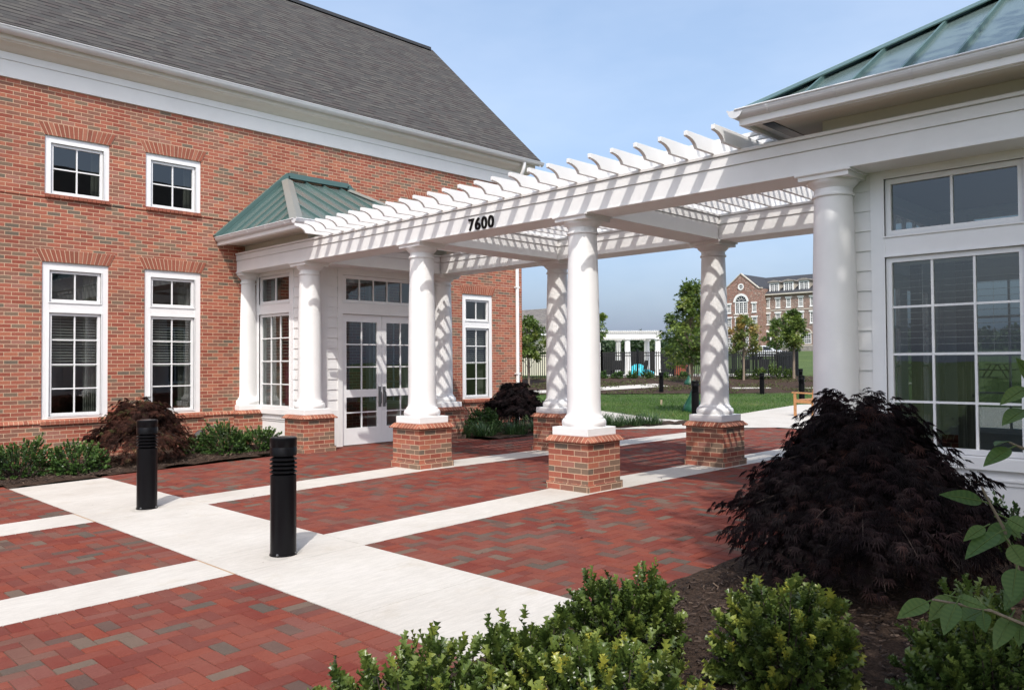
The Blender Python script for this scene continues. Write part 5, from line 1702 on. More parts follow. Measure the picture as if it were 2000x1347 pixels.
# ---- uplight in the bed
ux, uy = 6.33, 13.70
up = thing("ground_spotlight", "small black spotlight tilted up at the brick wall from the mulch", "spotlight", (ux, uy, gz(ux)))
mb = MB(); mb.tube([(ux, uy, -.03), (ux, uy, .12)], .012, 8); mb.build("stake", M['black'], up)
mb = MB()
ax = Vector((-.62, -.10, .60)).normalized(); c = Vector((ux, uy, .20))
mb.tube([c-ax*.16, c-ax*.15, c+ax*.08, c+ax*.15], [.03, .075, .085, .085], 20, True); mb.build("lamp_housing", M['black'], up, 40)
mb = MB(); mb.tube([c+ax*.149, c+ax*.153], [.072, .070], 20, True); mb.build("lens", M['steel'], up)

# ---- teak bench, seen end-on
def bench():
    x0, x1, y0 = 21.2, 22.8, 9.70
    t = thing("garden_bench", "teak garden bench partly hidden by the right column", "bench", (22.0, y0, terrain(22.0, y0)))
    z = terrain(21.7, y0)
    for x in (x0, x1):
        mb = MB(); mb.bar((x, y0+.25, z), (x, y0+.25, z+.62), .06, .06, (0, 1, 0)); mb.build("leg", M['teak'], t)
        mb = MB(); mb.bar((x, y0-.25, z), (x, y0-.25, z+.45), .06, .06, (0, 1, 0)); mb.bar((x, y0-.25, z+.45), (x, y0-.34, z+.95), .06, .06, (0, 1, 0)); mb.build("leg", M['teak'], t)
        mb = MB(); mb.bar((x, y0-.29, z+.62), (x, y0+.33, z+.64), .07, .035); mb.build("armrest", M['teak'], t)
        mb = MB(); mb.bar((x, y0-.25, z+.38), (x, y0+.25, z+.40), .04, .07); mb.build("side_rail", M['teak'], t)
    mb = MB()
    for k in range(6): mb.box(x0, x1, y0-.22+.09*k, y0-.15+.09*k, z+.42, z+.445)
    mb.build("seat", M['teak'], t)
    mb = MB()
    mb.bar((x0, y0-.335, z+.93), (x1, y0-.335, z+.93), .035, .09)
    mb.bar((x0, y0-.26, z+.52), (x1, y0-.26, z+.52), .035, .06)
    n = 14
    for k in range(n):
        x = x0+.08+(x1-x0-.16)*k/(n-1)
        mb.bar((x, y0-.262, z+.55), (x, y0-.33, z+.89), .045, .015, (0, 1, 0))
    mb.build("backrest", M['teak'], t)
bench()

# ---- watering bags
def bag(x, y, h, label, r=.28):
    z = terrain(x, y)
    t = thing("watering_bag", label, "watering bag", (x, y, z), "green tree watering bags")
    mb = MB()
    i0 = None; n = 20
    rings = []
    g2 = np.random.default_rng(int(x*10))
    for (f, rr) in ((0, 1.0), (.1, 1.08), (.3, .95), (.6, .62), (.85, .36), (1.0, .22)):
        rings.append([(x+r*rr*math.cos(2*math.pi*k/n)*(1+.12*math.sin(3*k+f*5)+.05*g2.normal()), y+r*rr*math.sin(2*math.pi*k/n)*(1+.10*math.sin(2*k+f*7)), z+h*f) for k in range(n)])
    vs = [p for q in rings for p in q]
    fs = [(j*n+k, j*n+(k+1) % n, (j+1)*n+(k+1) % n, (j+1)*n+k) for j in range(len(rings)-1) for k in range(n)]
    mb.faces(vs, fs)
    mb.build("bag_body", M['bag'], t, 180)
    mb = MB(); mb.tube([(x+.06*math.cos(a_), y+.06*math.sin(a_), z+h+.01) for a_ in np.linspace(0, 2*math.pi, 13)], .012, 6, False); mb.build("strap", M['bag'], t, 60)
bag(21.16, 13.12, .60, "green watering bag round the trunk at the lawn edge")
bag(36.5, 22.8, .52, "green watering bag further back on the mulched bank")
mb = MB(); mb.box(24.0, 24.05, 16.15, 16.20, -.02, .17); o = mb.build("survey_stake", M['stake']); tag(o, "short wooden stake standing in the lawn", "stake")

# ---- fences
def fence(pts, h, label, name="iron_fence", bay_=2.35, pitch=.118, rise=None):
    p0 = Vector((*pts[0], 0)); z0 = terrain(*pts[0])
    t = thing(name, label, "fence", (pts[0][0], pts[0][1], z0), "black iron fences")
    for (a, b) in zip(pts[:-1], pts[1:]):
        a, b = Vector((*a, 0)), Vector((*b, 0))
        L = (b-a).length; n = max(1, round(L/bay_)); d = (b-a)/L
        for k in range(n+1):
            p = a+d*(L*k/n); zz = max(.0, terrain(p.x, p.y))
            mb = MB(); mb.box(p.x-.045, p.x+.045, p.y-.045, p.y+.045, zz-.1, zz+h+.10); mb.lathe([(.05, h+.10), (.05, h+.12), (0.001, h+.15)], (p.x, p.y), 4, z=zz); mb.build("post", M['fence'], t)
            if k == n: break
            q = a+d*(L*(k+1)/n)
            za, zb = terrain(p.x, p.y), terrain(q.x, q.y)
            mb = MB()
            for zf in (.10, h-.22, h-.06):
                mb.bar((p.x, p.y, za+zf), (q.x, q.y, zb+zf), .05, .05)
            m = int(L/n/pitch)
            for j in range(1, m):
                c = p.lerp(q, j/m); zz = za+(zb-za)*j/m
                mb.obox((c.x, c.y, zz+h/2+.03), d, (-d.y, d.x, 0), (0, 0, 1), .019, .019, h/2-.01)
                mb.faces([(c.x-.013, c.y-.013, zz+h+.02), (c.x+.013, c.y-.013, zz+h+.02), (c.x+.013, c.y+.013, zz+h+.02), (c.x-.013, c.y+.013, zz+h+.02), (c.x, c.y, zz+h+.06)], [(0, 1, 4), (1, 2, 4), (2, 3, 4), (3, 0, 4)])
            mb.build("picket_panel", M['fence'], t)
    return t
def at(px, D, py=700.0):
    xx = (px-1000)/1581.8; yy = (673.5-py)/1581.8
    d = _F+_R2*xx+_U2*yy
    k = D/(d.x*CY+d.y*SY)
    return (d.x*k, d.y*k)
fence([at(1018, 46), at(1092, 46.5), at(1175, 47), at(1385, 47.2), at(1557, 47.2)], 1.5, "long black picket fence across the back of the lawn bank")
fence([at(1557.5, 47.4), at(1520, 62)], 1.5, "black picket fence running back from the long fence's right end")
fence([at(1390, 60), at(1519, 62.2)], 1.5, "black picket fence behind the orange tree, seen through the front one")
# dark privacy cloth behind the pool
t = thing("privacy_screen", "black cloth screen standing behind the picket fence under the far pergola", "screen", (*at(1255, 58), terrain(*at(1255, 58))))
mb = MB()
for (pa, pb, zt) in ((1150, 1222, 1.62), (1226, 1278, 1.66), (1282, 1345, 1.50)):
    a, b = at(pa, 58), at(pb, 58); zz = terrain(*a)
    d = Vector((b[0]-a[0], b[1]-a[1], 0)); L = d.length; d /= L
    mb.obox(((a[0]+b[0])/2, (a[1]+b[1])/2, zz+zt/2), d, (-d.y, d.x, 0), (0, 0, 1), L/2, .015, zt/2)
mb.build("cloth", M['mesh_dark'], t)
mb = MB()
for pa in (1150, 1224, 1280, 1338):
    a = at(pa, 58.06); zz = terrain(*a); mb.box(a[0]-.04, a[0]+.04, a[1]-.04, a[1]+.04, zz-.1, zz+1.75)
mb.build("post", M['fence'], t)
# planter with shrub, turquoise tub, pool chairs
px_, py_ = at(1328, 49.3); pz_ = terrain(px_, py_)
t = thing("terracotta_planter", "large terracotta planter behind the fence", "planter", (px_, py_, pz_))
mb = MB(); mb.lathe([(.30, 0), (.34, .1), (.42, .62), (.46, .63), (.46, .74), (.40, .74), (.38, .62), (0.001, .62)], (px_, py_), 28, z=pz_); mb.build("pot", M['terracotta'], t, 40)
g = np.random.default_rng(71); n = 700
t2 = thing("planter_plant", "leafy green plant growing in the terracotta planter", "plant", (px_, py_, pz_+.62))
q = unit(n, g)*(g.uniform(0, 1, n)**.4)[:, None]*np.array([.60, .60, .36])+np.array([px_, py_, pz_+.95])
leaf_cloud("foliage", OVAL, q, unit(n, g)+np.array([0, 0, .4]), unit(n, g)+np.array([0, 0, 1]), .13*g.uniform(.6, 1.2, n), M['tree'], t2, g.uniform(.2, 1, n))
mb = MB(); mb.tube([(px_, py_, pz_+.6), (px_+.03, py_, pz_+.95)], .02, 6); mb.build("stem", M['twig'], t2)
tx_, ty_ = at(1246, 52.0); tz_ = terrain(tx_, ty_)
t = thing("turquoise_slide", "turquoise domed plastic play slide behind the fence", "play slide", (tx_, ty_, tz_))
mb = MB(); mb.lathe([(.62, 0), (.63, .12), (.58, .38), (.44, .62), (.22, .76), (0.001, .80)], (tx_, ty_), 24, z=tz_); mb.build("dome", M['turquoise'], t, 50)
dx_ = at(1275, 52.0); mb = MB()
mb.tube([(tx_, ty_, tz_+.6), ((tx_*.5+dx_[0]*.5), (ty_*.5+dx_[1]*.5), tz_+.32), (dx_[0], dx_[1], tz_+.10)], [.16, .16, .18], 10); mb.build("chute", M['turquoise'], t, 50)
def lounge(px, D, label, ang):
    x, y = at(px, D); z = terrain(x, y)
    t = thing("pool_chair", label, "chair", (x, y, z), "dark pool chairs behind the fence")
    c, s = math.cos(ang), math.sin(ang)
    def Q(a, b, zz): return (x+a*c-b*s, y+a*s+b*c, z+zz)
    for (a, b) in ((-.25, -.25), (.25, -.25), (-.25, .25), (.25, .25)):
        mb = MB(); mb.bar(Q(a, b, 0), Q(a, b, .42), .03, .03, (1, 0, 0)); mb.build("leg", M['black'], t)
    mb = MB(); mb.obox(Q(0, 0, .43), (c, s, 0), (-s, c, 0), (0, 0, 1), .28, .28, .02); mb.build("seat", M['mesh_dark'], t)
    mb = MB(); mb.obox(Q(-.30, 0, .72), (c*.97, s*.97, -.2), (-s, c, 0), (c*.2, s*.2, .97), .02, .28, .30); mb.build("backrest", M['mesh_dark'], t)
for px, D, tx in ((1186, 50, "dark pool chair left of the far pergola posts"), (1207, 51, "dark pool chair between the far pergola posts"), (1297, 50, "dark pool chair just left of the terracotta planter"),
                  (1270, 51.5, "dark pool chair right of the turquoise slide"), (1425, 50, "dark pool chair behind the fence below the orange tree"), (1452, 52, "dark pool chair behind the orange tree trunk"), (1495, 50, "dark pool chair behind the fence right of the orange tree")):
    lounge(px, D, tx, px*.37)
# pool coping seen between pickets
mb = MB()
a, b, c, d = at(1120, 48.2), at(1545, 48.4), at(1545, 57), at(1120, 57)
mb.poly([(p[0], p[1], terrain(*p)+.03) for p in (a, b, c, d)])
st(mb.build("pool_deck", M['concrete']))
# small shrubs in front of the fence
for k, (px, D, r, h, tx) in enumerate(((1177, 45.6, .32, .42, "leftmost of the small round shrubs at the fence foot"), (1204, 45.6, .34, .46, "second small round shrub along the fence foot"), (1236, 45.6, .34, .44, "small round shrub before the turquoise slide"),
                                       (1264, 45.6, .36, .46, "small round shrub right of the turquoise slide"), (1298, 45.6, .28, .34, "small round shrub behind the first lawn bollard"), (1334, 45.4, .34, .40, "small round shrub at the planter's foot"))):
    shrub("round_shrub", tx, "shrub", at(px, D), r, h, 60, 16, .09, 1, DIAM, M['boxwood'], 300+k, "small shrubs along the fence", tip=.3).location.z = terrain(*at(px, D))
for k, (px, D, r, h, tx) in enumerate(((1445, 44.5, .34, .62, "bushy green shrub at the orange tree's foot"), (1482, 44.5, .40, .75, "bright bushy shrub between the orange tree and the fence end"), (1511, 44.5, .44, .98, "tallest bushy shrub before the fence"),
                                       (1540, 44.5, .36, .70, "dark bushy shrub beside the fence-end tree"))):
    shrub("bushy_shrub", tx, "shrub", at(px, D), r, h, 60, 14, .10, 1, OVAL, M['tree'], 320+k, "bushy shrubs before the fence", tip=.3).location.z = terrain(*at(px, D))

# ---- far white pergola
def far_pergola():
    p0, p1 = Vector((*at(1110, 51.3), 0)), Vector((*at(1285, 51.6), 0))
    z = terrain(p1.x, p1.y)-.02
    t = thing("far_pergola", "smaller white pergola beyond the fence by the pool", "pergola", (p1.x, p1.y, z))
    d = (p1-p0).normalized(); nrm = Vector((-d.y, d.x, 0)); nrm = -nrm if nrm.dot(Vector((CY, SY, 0))) < 0 else nrm
    L = (p1-p0).length
    dep = 3.2
    mid = p0.lerp(p1, .5)
    Hc = 2.42
    for r_ in (0, 1):
        mb = MB()
        o_ = nrm*dep*r_
        mb.obox(mid+o_+Vector((0, 0, z+Hc+.17)), d, nrm, (0, 0, 1), L/2+.2, .14, .17)
        mb.obox(mid+o_+Vector((0, 0, z+Hc+.39)), d, nrm, (0, 0, 1), L/2+.25, .18, .05)
        mb.build("beam", M['white_far'], t)
    for s in (0, 1):
        mb = MB(); c = p0.lerp(p1, s)+nrm*dep/2
        mb.obox(c+Vector((0, 0, z+Hc+.17)), nrm, d, (0, 0, 1), dep/2-.142, .14, .17); mb.build("cross_beam", M['white_far'], t)
    for r_ in (0, 1):
        for f in (.0, .33, .66, 1.0):
            c = p0.lerp(p1, f)+nrm*dep*r_
            mb = MB(); mb.lathe([(.26, 0), (.26, .10), (.24, .12), (.21, .2), (.2, .9), (.17, Hc-.16), (.17, Hc-.13), (.25, Hc-.06), (.25, Hc)], (c.x, c.y), 20, z=z); mb.build("column", M['white_far'], t, 40)
    n = 44
    for k in range(n):
        c = p0+d*(L*k/(n-1))+nrm*dep/2
        mb = MB(); mb.obox(c+Vector((0, 0, z+Hc+.47)), nrm, d, (0, 0, 1), dep/2+.30, .03, .035); mb.build("rafter", M['white_far'], t)
far_pergola()

# ---- cream house at the left, grey roof
def house():
    p = at(1062, 58)
    x0, y0 = p[0], p[1]                     # right front corner; walls run with the street grid
    z = terrain(x0, y0)
    t = thing("cream_house", "cream sided house with grey shingle roof behind the fence", "house", (x0, y0, z))
    x1, y1 = x0+5.2, y0+16
    he = 3.0
    mb = MB()
    hol = [(y0+2.2, y0+3.3, .35, 2.5), (y0+5.0, y0+6.1, .35, 2.5)]
    wall_face(mb, 'x', x0, 1, y0, y1, 0+z-.3, z+he, [(a, b, c+z, d+z) for a, b, c, d in hol])
    mb.poly([(x0, y0, z-.3), (x1, y0, z-.3), (x1, y0, z+he), (x0, y0, z+he)]); mb.poly([(x1, y1, z-.3), (x0, y1, z-.3), (x0, y1, z+he), (x1, y1, z+he)]); mb.poly([(x1, y0, z-.3), (x1, y1, z-.3), (x1, y1, z+he), (x1, y0, z+he)])
    mb.build("wall", M['cream'], t)
    for (a, b, c, d) in hol:
        mb = MB(); mb.box(x0+.02, x0+.10, a, b, z+c, z+c+.08); mb.box(x0+.02, x0+.10, a, b, z+d-.08, z+d); mb.box(x0+.02, x0+.10, a, a+.08, z+c+.08, z+d-.08); mb.box(x0+.02, x0+.10, b-.08, b, z+c+.08, z+d-.08)
        for f in (.25, .5, .75): zz = z+c+(d-c)*f; mb.box(x0+.04, x0+.08, a+.08, b-.08, zz-.02, zz+.02)
        mb.box(x0+.041, x0+.079, (a+b)/2-.02, (a+b)/2+.02, z+c+.08, z+d-.08)
        wn = mb.build("window", M['white_far'], t)
        mb = MB(); mb.poly([(x0+.07, a+.05, z+c+.05), (x0+.07, b-.05, z+c+.05), (x0+.07, b-.05, z+d-.05), (x0+.07, a+.05, z+d-.05)]); mb.build("pane", M['pane_far'], wn)
    e = .45; hr = 2.0
    A, B, C, D = (x0-e, y0-e, z+he), (x1+e, y0-e, z+he), (x1+e, y1+e, z+he), (x0-e, y1+e, z+he)
    xm = (x0+x1)/2
    P, Q = (xm, y0+1.6, z+he+hr), (xm, y1-5, z+he+hr)
    mb = MB()
    for q in ([D, A, P, Q], [A, B, P], [B, C, Q, P], [C, D, Q]): mb.poly(q[::-1])
    mb.build("roof", M['shingle_far'], t)
    mb = MB(); mb.box(x0-e, x1+e, y0-e, y1+e, z+he-.16, z+he-.01); mb.build("eave_board", M['white_far'], t)
house()

# ---- the old brick building on the rise
def far_building():
    FX, WX = 124.0, 125.5
    t = thing("brick_apartment_building", "long four storey brick building with gabled front and dormers on the rise", "building", (FX, 67, 2.6))
    ZB = 2.2
    GA, GB_ = 63.68, 71.2
    gc = 67.40
    def hole(c, w_, z0, z1): return (c-w_/2, c+w_/2, z0, z1)
    r3 = [hole(c, .80, 9.72, 11.15) for c in (69.70, 65.05)]
    r2 = [hole(c, .90, 7.10, 8.85) for c in (69.68, 68.15, 66.60, 65.0)]
    r1 = [hole(c, .95, 3.8, 5.6) for c in (69.6, 68.15, 66.60, 64.9)]
    big = (66.25, 68.55, 9.5, 11.5)
    mb = MB()
    wall_face(mb, 'x', FX, 1, GA, GB_, ZB, 11.5, r3+r2+r1+[big], .2)
    # gable above the arch window springing line: split round a half circle and the round window
    N = 16
    ar = 1.15
    arc = [(gc+ar*math.cos(math.pi*k/N), 11.5+ar*math.sin(math.pi*k/N)) for k in range(N+1)]
    zE = 13.55; zA = 16.2
    outl = [(GA, 11.5), (GA, zE), (GA+.45, zE), (gc, zA), (GB_-.3, zE), (GB_, zE), (GB_, 11.5)]
    # strips: fan the area between the arch and a box, then the upper gable with a ring for the round window
    zt = 12.9
    def quad2(a, b, c, d): mb.poly([(FX, *a), (FX, *b), (FX, *c), (FX, *d)])
    for k in range(N):
        a, b = arc[k], arc[k+1]
        def up(p): 
            return (p[0], zt)
        quad2(a, b, up(b), up(a))
    quad2((GA, 11.5), (gc-ar, 11.5), (gc-ar, zt), (GA, zt)); quad2((gc+ar, 11.5), (GB_, 11.5), (GB_, zt), (gc+ar, zt))
    mb.poly([(FX, GA, zt), (FX, GB_, zt), (FX, GB_, zE), (FX, GA, zE)])
    rc, rz, rr_ = gc, 14.05, .42
    box_ = [(gc-.7, zE), (gc+.7, zE), (gc+.7, 14.6), (gc-.7, 14.6)]
    ring = [(rc+rr_*math.cos(2*math.pi*k/16), rz+rr_*math.sin(2*math.pi*k/16)) for k in range(16)]
    def sq(k):
        a = 2*math.pi*k/16; c, s = math.cos(a), math.sin(a)
        m = max(abs(c)/.7, abs(s)/(.5 if s < 0 else .55)); return (rc+c/m, rz+s/m)
    for k in range(16): quad2(ring[k], ring[(k+1) % 16], sq((k+1) % 16), sq(k))
    zl, zh = rz-.5, rz+.55
    sl = (zA-zE)/(gc-(GA+.45))
    def gx(z): return (zA-z)/sl
    quad2((gc-gx(zE), zE), (gc-.7, zl), (gc-.7, zh), (gc-gx(zh), zh)); quad2((gc+.7, zl), (gc+gx(zE), zE), (gc+gx(zh), zh), (gc+.7, zh))
    mb.poly([(FX, gc-gx(zh), zh), (FX, gc+gx(zh), zh), (FX, gc, zA)])
    mb.poly([(FX, gc-gx(zE), zE), (FX, gc+gx(zE), zE), (FX, gc+.7, zl), (FX, gc-.7, zl)])
    # sides of the gabled block
    for y in (GA, GB_):
        mb.poly([(FX, y, ZB), (FX+14, y, ZB), (FX+14, y, zE), (FX, y, zE)])
    mb.build("gable_wall", M['brick_far'], t)
    wc = [63.42, 61.62, 59.79, 57.72, 55.8, 53.9, 52.0]
    w3 = [hole(c, .80, 10.30, 11.78) for c in wc]
    w2 = [hole(c, .86, 7.60, 9.38) for c in wc]
    w1 = [hole(c, 1.9, 4.3, 5.9) for c in (60.6, 57.0, 53.4)]
    door = (63.05, 64.0, 3.2, 5.9)
    mb = MB()
    wall_face(mb, 'x', WX, 1, 49.0, GA, ZB, 12.45, w3+w2+w1+[door], .2)
    mb.poly([(WX, 49, ZB), (WX+12, 49, ZB), (WX+12, 49, 12.45), (WX, 49, 12.45)])
    mb.build("wing_wall", M['brick_far_wing'], t)
    # pale bands and the stone base
    mb = MB()
    mb.box(WX-.08, WX+.05, 49, GA, 9.82, 9.98); mb.box(WX-.08, WX+.05, 49, GA, 3.95, 4.10); mb.box(FX-.10, FX+.05, 66.0, 68.8, 9.32, 9.48); mb.box(WX-.08, WX+.05, 49, 63, 5.95, 6.08)
    mb.build("stone_band", M['stone'], t)
    mb = MB(); mb.box(WX-.05, WX+.02, 49, 63.0, 2.2, 3.948); mb.box(FX-.05, FX+.02, GA, GB_, 2.2, 3.7); mb.build("stone_base", M['rubble'], t)
    def win(x, h, lintel=True, arch=False, mu=2, mz=3):
        a, b, z0, z1 = h
        mb = MB(); f = .12
        mb.box(x-.02, x+.15, a, a+f, z0, z1); mb.box(x-.02, x+.15, b-f, b, z0, z1); mb.box(x-.02, x+.15, a+f, b-f, z0, z0+f); mb.box(x-.02, x+.15, a+f, b-f, z1-f, z1)
        zm = (z0+z1)/2
        mb.box(x+.03, x+.12, a+f, b-f, zm-.05, zm+.05)
        for k in range(1, mu+1):
            u = a+f+(b-a-2*f)*k/(mu+1); mb.box(x+.05, x+.10, u-.025, u+.025, z0+f, zm-.05); mb.box(x+.05, x+.10, u-.025, u+.025, zm+.05, z1-f)
        for k in range(1, mz+1):
            zz = z0+f+(z1-z0-2*f)*k/(mz+1)
            if abs(zz-zm) > .1: mb.box(x+.052, x+.098, a+f, b-f, zz-.025, zz+.025)
        if lintel:
            mb.box(x-.10, x+.05, a-.14, b+.14, z1+.004, z1+.26); mb.box(x-.10, x+.05, a-.08, b+.08, z0-.12, z0-.004)
        wn = mb.build("window", M['white_far'], t)
        mb = MB(); mb.poly([(x+.13, a+.05, z0+.05), (x+.13, b-.05, z0+.05), (x+.13, b-.05, z1-.05), (x+.13, a+.05, z1-.05)]); mb.build("pane", M['pane_far'], wn)
        if arch:
            mb = MB(); c = (a+b)/2; r_ = (b-a)/2
            P1 = [(c+(r_+.18)*math.cos(math.pi*k/12), z1+(r_+.18)*math.sin(math.pi*k/12)*.8) for k in range(13)]
            P0 = [(c+(r_-.02)*math.cos(math.pi*k/12), z1+(r_-.02)*math.sin(math.pi*k/12)*.8) for k in range(13)]
            for k in range(12):
                mb.poly([(x-.09, *P0[k]), (x-.09, *P0[k+1]), (x-.09, *P1[k+1]), (x-.09, *P1[k])]); mb.poly([(x-.09, *P1[k]), (x-.09, *P1[k+1]), (x+.02, *P1[k+1]), (x+.02, *P1[k])])
            mb.build("arch_trim", M['stone'], wn)
    for h in r3+r2: win(FX, h)
    for h in r1: win(FX, h, False, True)
    for h in w3+w2: win(WX, h)
    for h in w1: win(WX, h, False, True, 4)
    # great arched window
    mb = MB()
    for u in (66.25, 66.95, 67.70, 68.40): mb.box(FX-.02, FX+.15, u, u+.15, 9.5, 11.48)
    mb.box(FX-.02, FX+.15, 66.4, 68.4, 9.5, 9.66); mb.box(FX-.025, FX+.15, 66.2, 68.6, 11.38, 11.56)
    for k in range(1, 6): mb.bar((FX+.06, gc+.35*math.cos(math.pi*k/6), 11.56+.35*math.sin(math.pi*k/6)), (FX+.06, gc+1.1*math.cos(math.pi*k/6), 11.52+1.1*math.sin(math.pi*k/6)), .06, .06, (1, 0, 0))
    for k in range(16):
        for (q0, q1) in ((1.02, 1.42),):
            a0, a1 = math.pi*k/16, math.pi*(k+1)/16
            mb.poly([(FX-.1, gc+q0*math.cos(a0), 11.5+q0*math.sin(a0)), (FX-.1, gc+q0*math.cos(a1), 11.5+q0*math.sin(a1)), (FX-.1, gc+q1*math.cos(a1), 11.5+q1*math.sin(a1)), (FX-.1, gc+q1*math.cos(a0), 11.5+q1*math.sin(a0))])
            mb.poly([(FX-.1, gc+q0*math.cos(a0), 11.5+q0*math.sin(a0)), (FX-.1, gc+q0*math.cos(a1), 11.5+q0*math.sin(a1)), (FX+.1, gc+q0*math.cos(a1), 11.5+q0*math.sin(a1)), (FX+.1, gc+q0*math.cos(a0), 11.5+q0*math.sin(a0))])
    for u0 in (66.4, 67.1, 67.85):
        u1 = u0+.55
        for k in range(1, 5): zz = 9.66+1.72*k/5; mb.box(FX+.04, FX+.09, u0, u1, zz-.025, zz+.025)
        mb.box(FX+.041, FX+.089, (u0+u1)/2-.025, (u0+u1)/2+.025, 9.66, 11.38)
    wn = mb.build("window", M['white_far'], t)
    mb = MB(); mb.poly([(FX+.13, 66.3, 9.5), (FX+.13, 68.5, 9.5), (FX+.13, 68.5, 11.5), (FX+.13, 66.3, 11.5)]); mb.poly([(FX+.13, gc+1.15*math.cos(math.pi*k/16), 11.5+1.15*math.sin(math.pi*k/16)) for k in range(17)]); mb.build("pane", M['pane_far'], wn)
    # round window
    mb = MB()
    for k in range(20):
        a0, a1 = 2*math.pi*k/20, 2*math.pi*(k+1)/20
        mb.poly([(FX-.08, gc+.34*math.cos(a0), rz+.34*math.sin(a0)), (FX-.08, gc+.34*math.cos(a1), rz+.34*math.sin(a1)), (FX-.08, gc+.56*math.cos(a1), rz+.56*math.sin(a1)), (FX-.08, gc+.56*math.cos(a0), rz+.56*math.sin(a0))])
        mb.poly([(FX-.08, gc+.34*math.cos(a0), rz+.34*math.sin(a0)), (FX-.08, gc+.34*math.cos(a1), rz+.34*math.sin(a1)), (FX+.1, gc+.34*math.cos(a1), rz+.34*math.sin(a1)), (FX+.1, gc+.34*math.cos(a0), rz+.34*math.sin(a0))])
    mb.box(FX, FX+.06, gc-.03, gc+.03, rz-.34, rz+.34); mb.box(FX+.002, FX+.058, gc-.34, gc+.34, rz-.03, rz+.03)
    wn = mb.build("round_window", M['white_far'], t)
    mb = MB(); mb.poly([(FX+.09, gc+.42*math.cos(2*math.pi*k/16), rz+.42*math.sin(2*math.pi*k/16)) for k in range(16)]); mb.build("pane", M['pane_far'], wn)
    # gable coping, roofs
    mb = MB()
    for s in (-1, 1):
        a, b = Vector((FX+.1, gc+s*gx(zE), zE+.08)), Vector((FX+.1, gc, zA+.08)); mb.bar(a, b, .45, .14)
    mb.box(FX-.12, FX+.3, GA-.05, GA+.5, zE, zE+.18); mb.box(FX-.12, FX+.3, GB_-.4, GB_+.05, zE, zE+.18)
    mb.build("coping", M['stone'], t)
    mb = MB()
    zr_ = 16.05
    mb.poly([(FX+.25, GA, zE), (FX+.25, gc, zA), (FX+9, gc, zA), (FX+9, GA, zE)]); mb.poly([(FX+.25, gc, zA), (FX+.25, GB_, zE), (FX+9, GB_, zE), (FX+9, gc, zA)])
    mb.poly([(WX-.5, GA+3, 12.62), (WX-.5, 48.7, 12.62), (WX+6, 48.7, zr_), (WX+6, GA+3, zr_)]); mb.poly([(WX+6, GA+3, zr_), (WX+6, 48.7, zr_), (WX+12.5, 48.7, 12.62), (WX+12.5, GA+3, 12.62)])
    mb.build("roof", M['slate_far'], t)
    mb = MB(); mb.box(WX-.5, WX+.05, 48.7, GA-.02, 12.42, 12.62); mb.build("eave_board", M['stone'], t)
    for c in (62.45, 59.95, 57.35, 54.8, 52.2):
        mb = MB(); dx0, dx1 = WX+.5, WX+4.2
        mb.box(dx0, dx1, c-.85, c+.85, 12.9, 14.55)
        dm = mb.build("dormer", M['stone'], t)
        mb = MB(); mb.prism([(c-1.1, 14.55), (c+1.1, 14.55), (c+1.0, 14.72), (c, 14.95), (c-1.0, 14.72)], 'x', dx0-.3, dx1+1.2); mb.build("dormer_roof", M['rubble'], dm)
        mb = MB(); f = .16; x = dx0
        for (a, b, z0, z1) in ((c-.85, c-.62, 12.95, 14.5), (c+.62, c+.85, 12.95, 14.5), (c-.08, c+.08, 12.95, 14.5), (c-.62, c-.08, 14.3, 14.5), (c+.08, c+.62, 14.3, 14.5), (c-.62, c-.08, 12.95, 13.1), (c+.08, c+.62, 12.95, 13.1)): mb.box(x-.08, x-.004, a, b, z0, z1)
        for u in (c-.35, c+.35): mb.box(x-.06, x-.004, u-.03, u+.03, 13.1, 14.3)
        for zz in (13.4, 13.7, 14.0): mb.box(x-.058, x-.004, c-.62, c-.08, zz-.03, zz+.03); mb.box(x-.058, x-.004, c+.08, c+.62, zz-.03, zz+.03)
        mb.build("dormer_window", M['white_far'], dm)
        mb = MB(); mb.poly([(x-.003, c-.62, 13.1), (x-.003, c+.62, 13.1), (x-.003, c+.62, 14.3), (x-.003, c-.62, 14.3)]); mb.build("pane", M['pane_far'], dm)
    # arched entrance
    a, b, z0, z1 = door; c = (a+b)/2
    mb = MB()
    for k in range(14):
        a0, a1 = math.pi*k/14, math.pi*(k+1)/14
        for (q0, q1) in ((.475, .80),):
            mb.poly([(WX-.12, c+q0*math.cos(a0), z1+q0*math.sin(a0)), (WX-.12, c+q0*math.cos(a1), z1+q0*math.sin(a1)), (WX-.12, c+q1*math.cos(a1), z1+q1*math.sin(a1)), (WX-.12, c+q1*math.cos(a0), z1+q1*math.sin(a0))])
            mb.poly([(WX-.12, c+q1*math.cos(a0), z1+q1*math.sin(a0)), (WX-.12, c+q1*math.cos(a1), z1+q1*math.sin(a1)), (WX, c+q1*math.cos(a1), z1+q1*math.sin(a1)), (WX, c+q1*math.cos(a0), z1+q1*math.sin(a0))])
    mb.box(WX-.12, WX+.1, a-.3, a, z0, z1); 
    df = mb.build("door_surround", M['white_far'], t)
    mb = MB(); mb.box(WX+.1, WX+.16, a, b, z0, z1-.9); mb.build("door", M['door_brown'], df)
    mb = MB(); mb.poly([(WX+.11, a, z1-.9), (WX+.11, b, z1-.9), (WX+.11, b, z1), (WX+.11, a, z1)]); mb.poly([(WX-.02, c+.475*math.cos(math.pi*k/14), z1+.475*math.sin(math.pi*k/14)) for k in range(15)]); mb.build("pane", M['pane_far'], df)
far_building()

